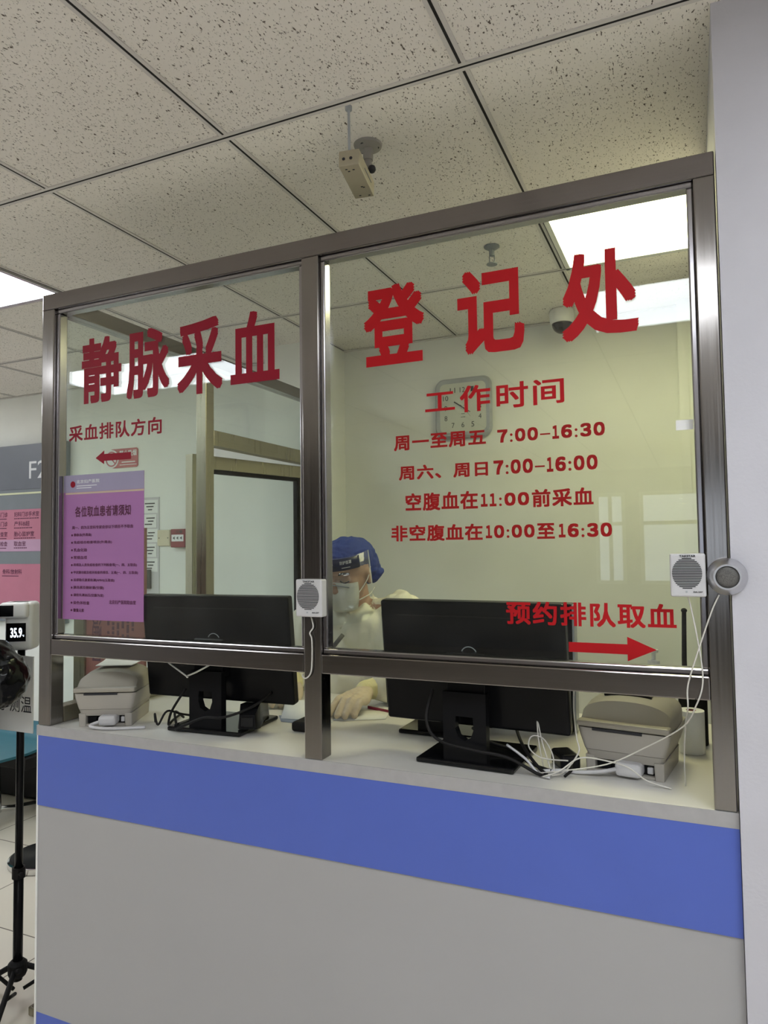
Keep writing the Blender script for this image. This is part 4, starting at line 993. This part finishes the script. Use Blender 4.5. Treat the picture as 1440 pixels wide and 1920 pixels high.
for s_, e_, w_ in ((shR, elR, wrR), (shL, elL, wrL)):
    hb.cap((0, 0, 1.33), .055, s_, .055); hb.cap(s_, .048, e_, .038); hb.cap(e_, .037, w_, .026)
hand_shape(hb, wrR, kR, tR, [wrR + Vector(q_) for q_ in ((-.02, .035, .0), (-.035, .062, -.01), (-.06, .075, -.02))])
hand_shape(hb, wrL, kL, tL, [wrL + Vector(q_) for q_ in ((.035, .03, .0), (.05, .06, -.01), (.05, .085, -.02))])
for s_ in (-1, 1):
    hb.cap((s_ * .09, 0, .84), .085, (s_ * .13, .02, .48), .058); hb.cap((s_ * .13, .02, .48), .054, (s_ * .145, .02, .10), .038); hb.cap((s_ * .145, .03, .045), .032, (s_ * .15, .14, .036), .026)
blob('body', hb, 'skin', pp, .007, 3)
ct_ = MB(); z_ = 1.30
def rings(p0, r0, p1, r1, nn):
    for k_ in range(nn):
        f_ = (k_ + .5) / nn; c_ = Vector(p0).lerp(Vector(p1), f_); rr = r0 + (r1 - r0) * f_; ln = (Vector(p1) - Vector(p0)).length / nn
        q_ = (Vector(p1) - Vector(p0)).to_track_quat('Z', 'Y').to_euler(); ct_.ell(c_, (rr, rr, ln * .78), q_)
for k_ in range(7): ct_.ell((0, 0, 1.29 - .105 * k_), (.198 + .016 * k_, .150 + .008 * k_, .085))
ct_.ell((0, .0, 1.36), (.15, .12, .07))
for s_ in (-1, 1): ct_.ell((s_ * .165, 0, 1.335), (.105, .105, .085))
rings(shR, .092, elR, .092, 3); ct_.ell(elR, (.094, .096, .096)); rings(elR, .090, elR.lerp(wrR, .85), .062, 3)
rings(shL, .092, elL, .09, 3); rings(elL, .088, elL.lerp(wrL, .85), .062, 3)
blob('puffer_coat', ct_, 'puff', pp, .009, 3, .006, (24, 24, 24))
tz = MB()
for s_ in (-1, 1): tz.cap((s_ * .09, 0, .80), .105, (s_ * .13, .02, .48), .078); tz.cap((s_ * .13, .02, .48), .075, (s_ * .145, .02, .13), .055)
blob('trousers', tz, 'denim', pp, .01, 4)
for s_ in (-1, 1):
    b = MB(); b.cap((s_ * .145, .0, .045), .043, (s_ * .152, .155, .040), .037); b.box(s_ * .148 - .043, -.045, .001, s_ * .148 + .043, .19, .022, .01); blob('shoe', b, 'blackm', pp, .006, 3)
hr = MB(); hr.ell((0, .014, .042), (.086, .106, .086)); hr.ell((0, .055, -.005), (.080, .064, .09)); bmesh.ops.transform(hr.b, matrix=HB, verts=hr.b.verts)
blob('hair', hr, 'brow', pp, .008, 3, .004, (40, 40, 12))

# ------------------------------------------------------------------ details belong to the part they sit on
SUB = {'wall_speaker': [('case', 'grille lettering status_lamp')],
       'computer_monitor': [('back_shell', 'ring_emblem vent_slot screen')],
       'label_printer': [('base', 'port_bay port'), ('body', 'paper_slot'), ('lid', 'lid_lip roll_window'), ('serial_plug', 'plug_cable')],
       'barcode_scanner': [('body', 'scan_window badge')], 'paper_roll': [('roll', 'core')],
       'box_camera': [('housing', 'screw_hole scuff side_seam lens'), ('ceiling_disc', 'screw')],
       'wall_clock': [('face', 'numerals')], 'blank_switch_plate': [('plate', 'screw')],
       'infrared_thermometer': [('display', 'digits'), ('case', 'sensor_window')],
       'notice_sheet': [('sheet', 'heading body_text gold_line'), ('title_band', 'emblem band_text')],
       'computer_tower': [('case', 'vent foot')], 'notice_stand': [('notice_board', 'printed_text')],
       'temperature_sign': [('board', 'lettering')], 'fire_alarm_box': [('window', 'lettering')],
       'directory_board': [('title_panel', 'lettering')], 'no_smoking_sign': [('plate', 'lettering'), ('white_disc', 'prohibition_ring')]}
base = lambda o: o.name.split('.')[0]
for o in list(COL.objects):
    if o.parent is None and base(o) in SUB:
        kids = list(o.children)
        for part, subs in SUB[base(o)]:
            p_ = [k_ for k_ in kids if base(k_) == part]
            if p_:
                for k_ in kids:
                    if base(k_) in subs.split(): k_.parent = p_[0]
for k_ in list(wk.children):
    for part, subs in (('face_mask', 'nose_wire mask_strap'), ('face_shield', 'shield_label shield_foam shield_lettering'), ('gown', 'collar'), ('body', 'eyebrow eyelash')):
        if base(k_) in subs.split(): k_.parent = [q_ for q_ in wk.children if base(q_) == part][0]
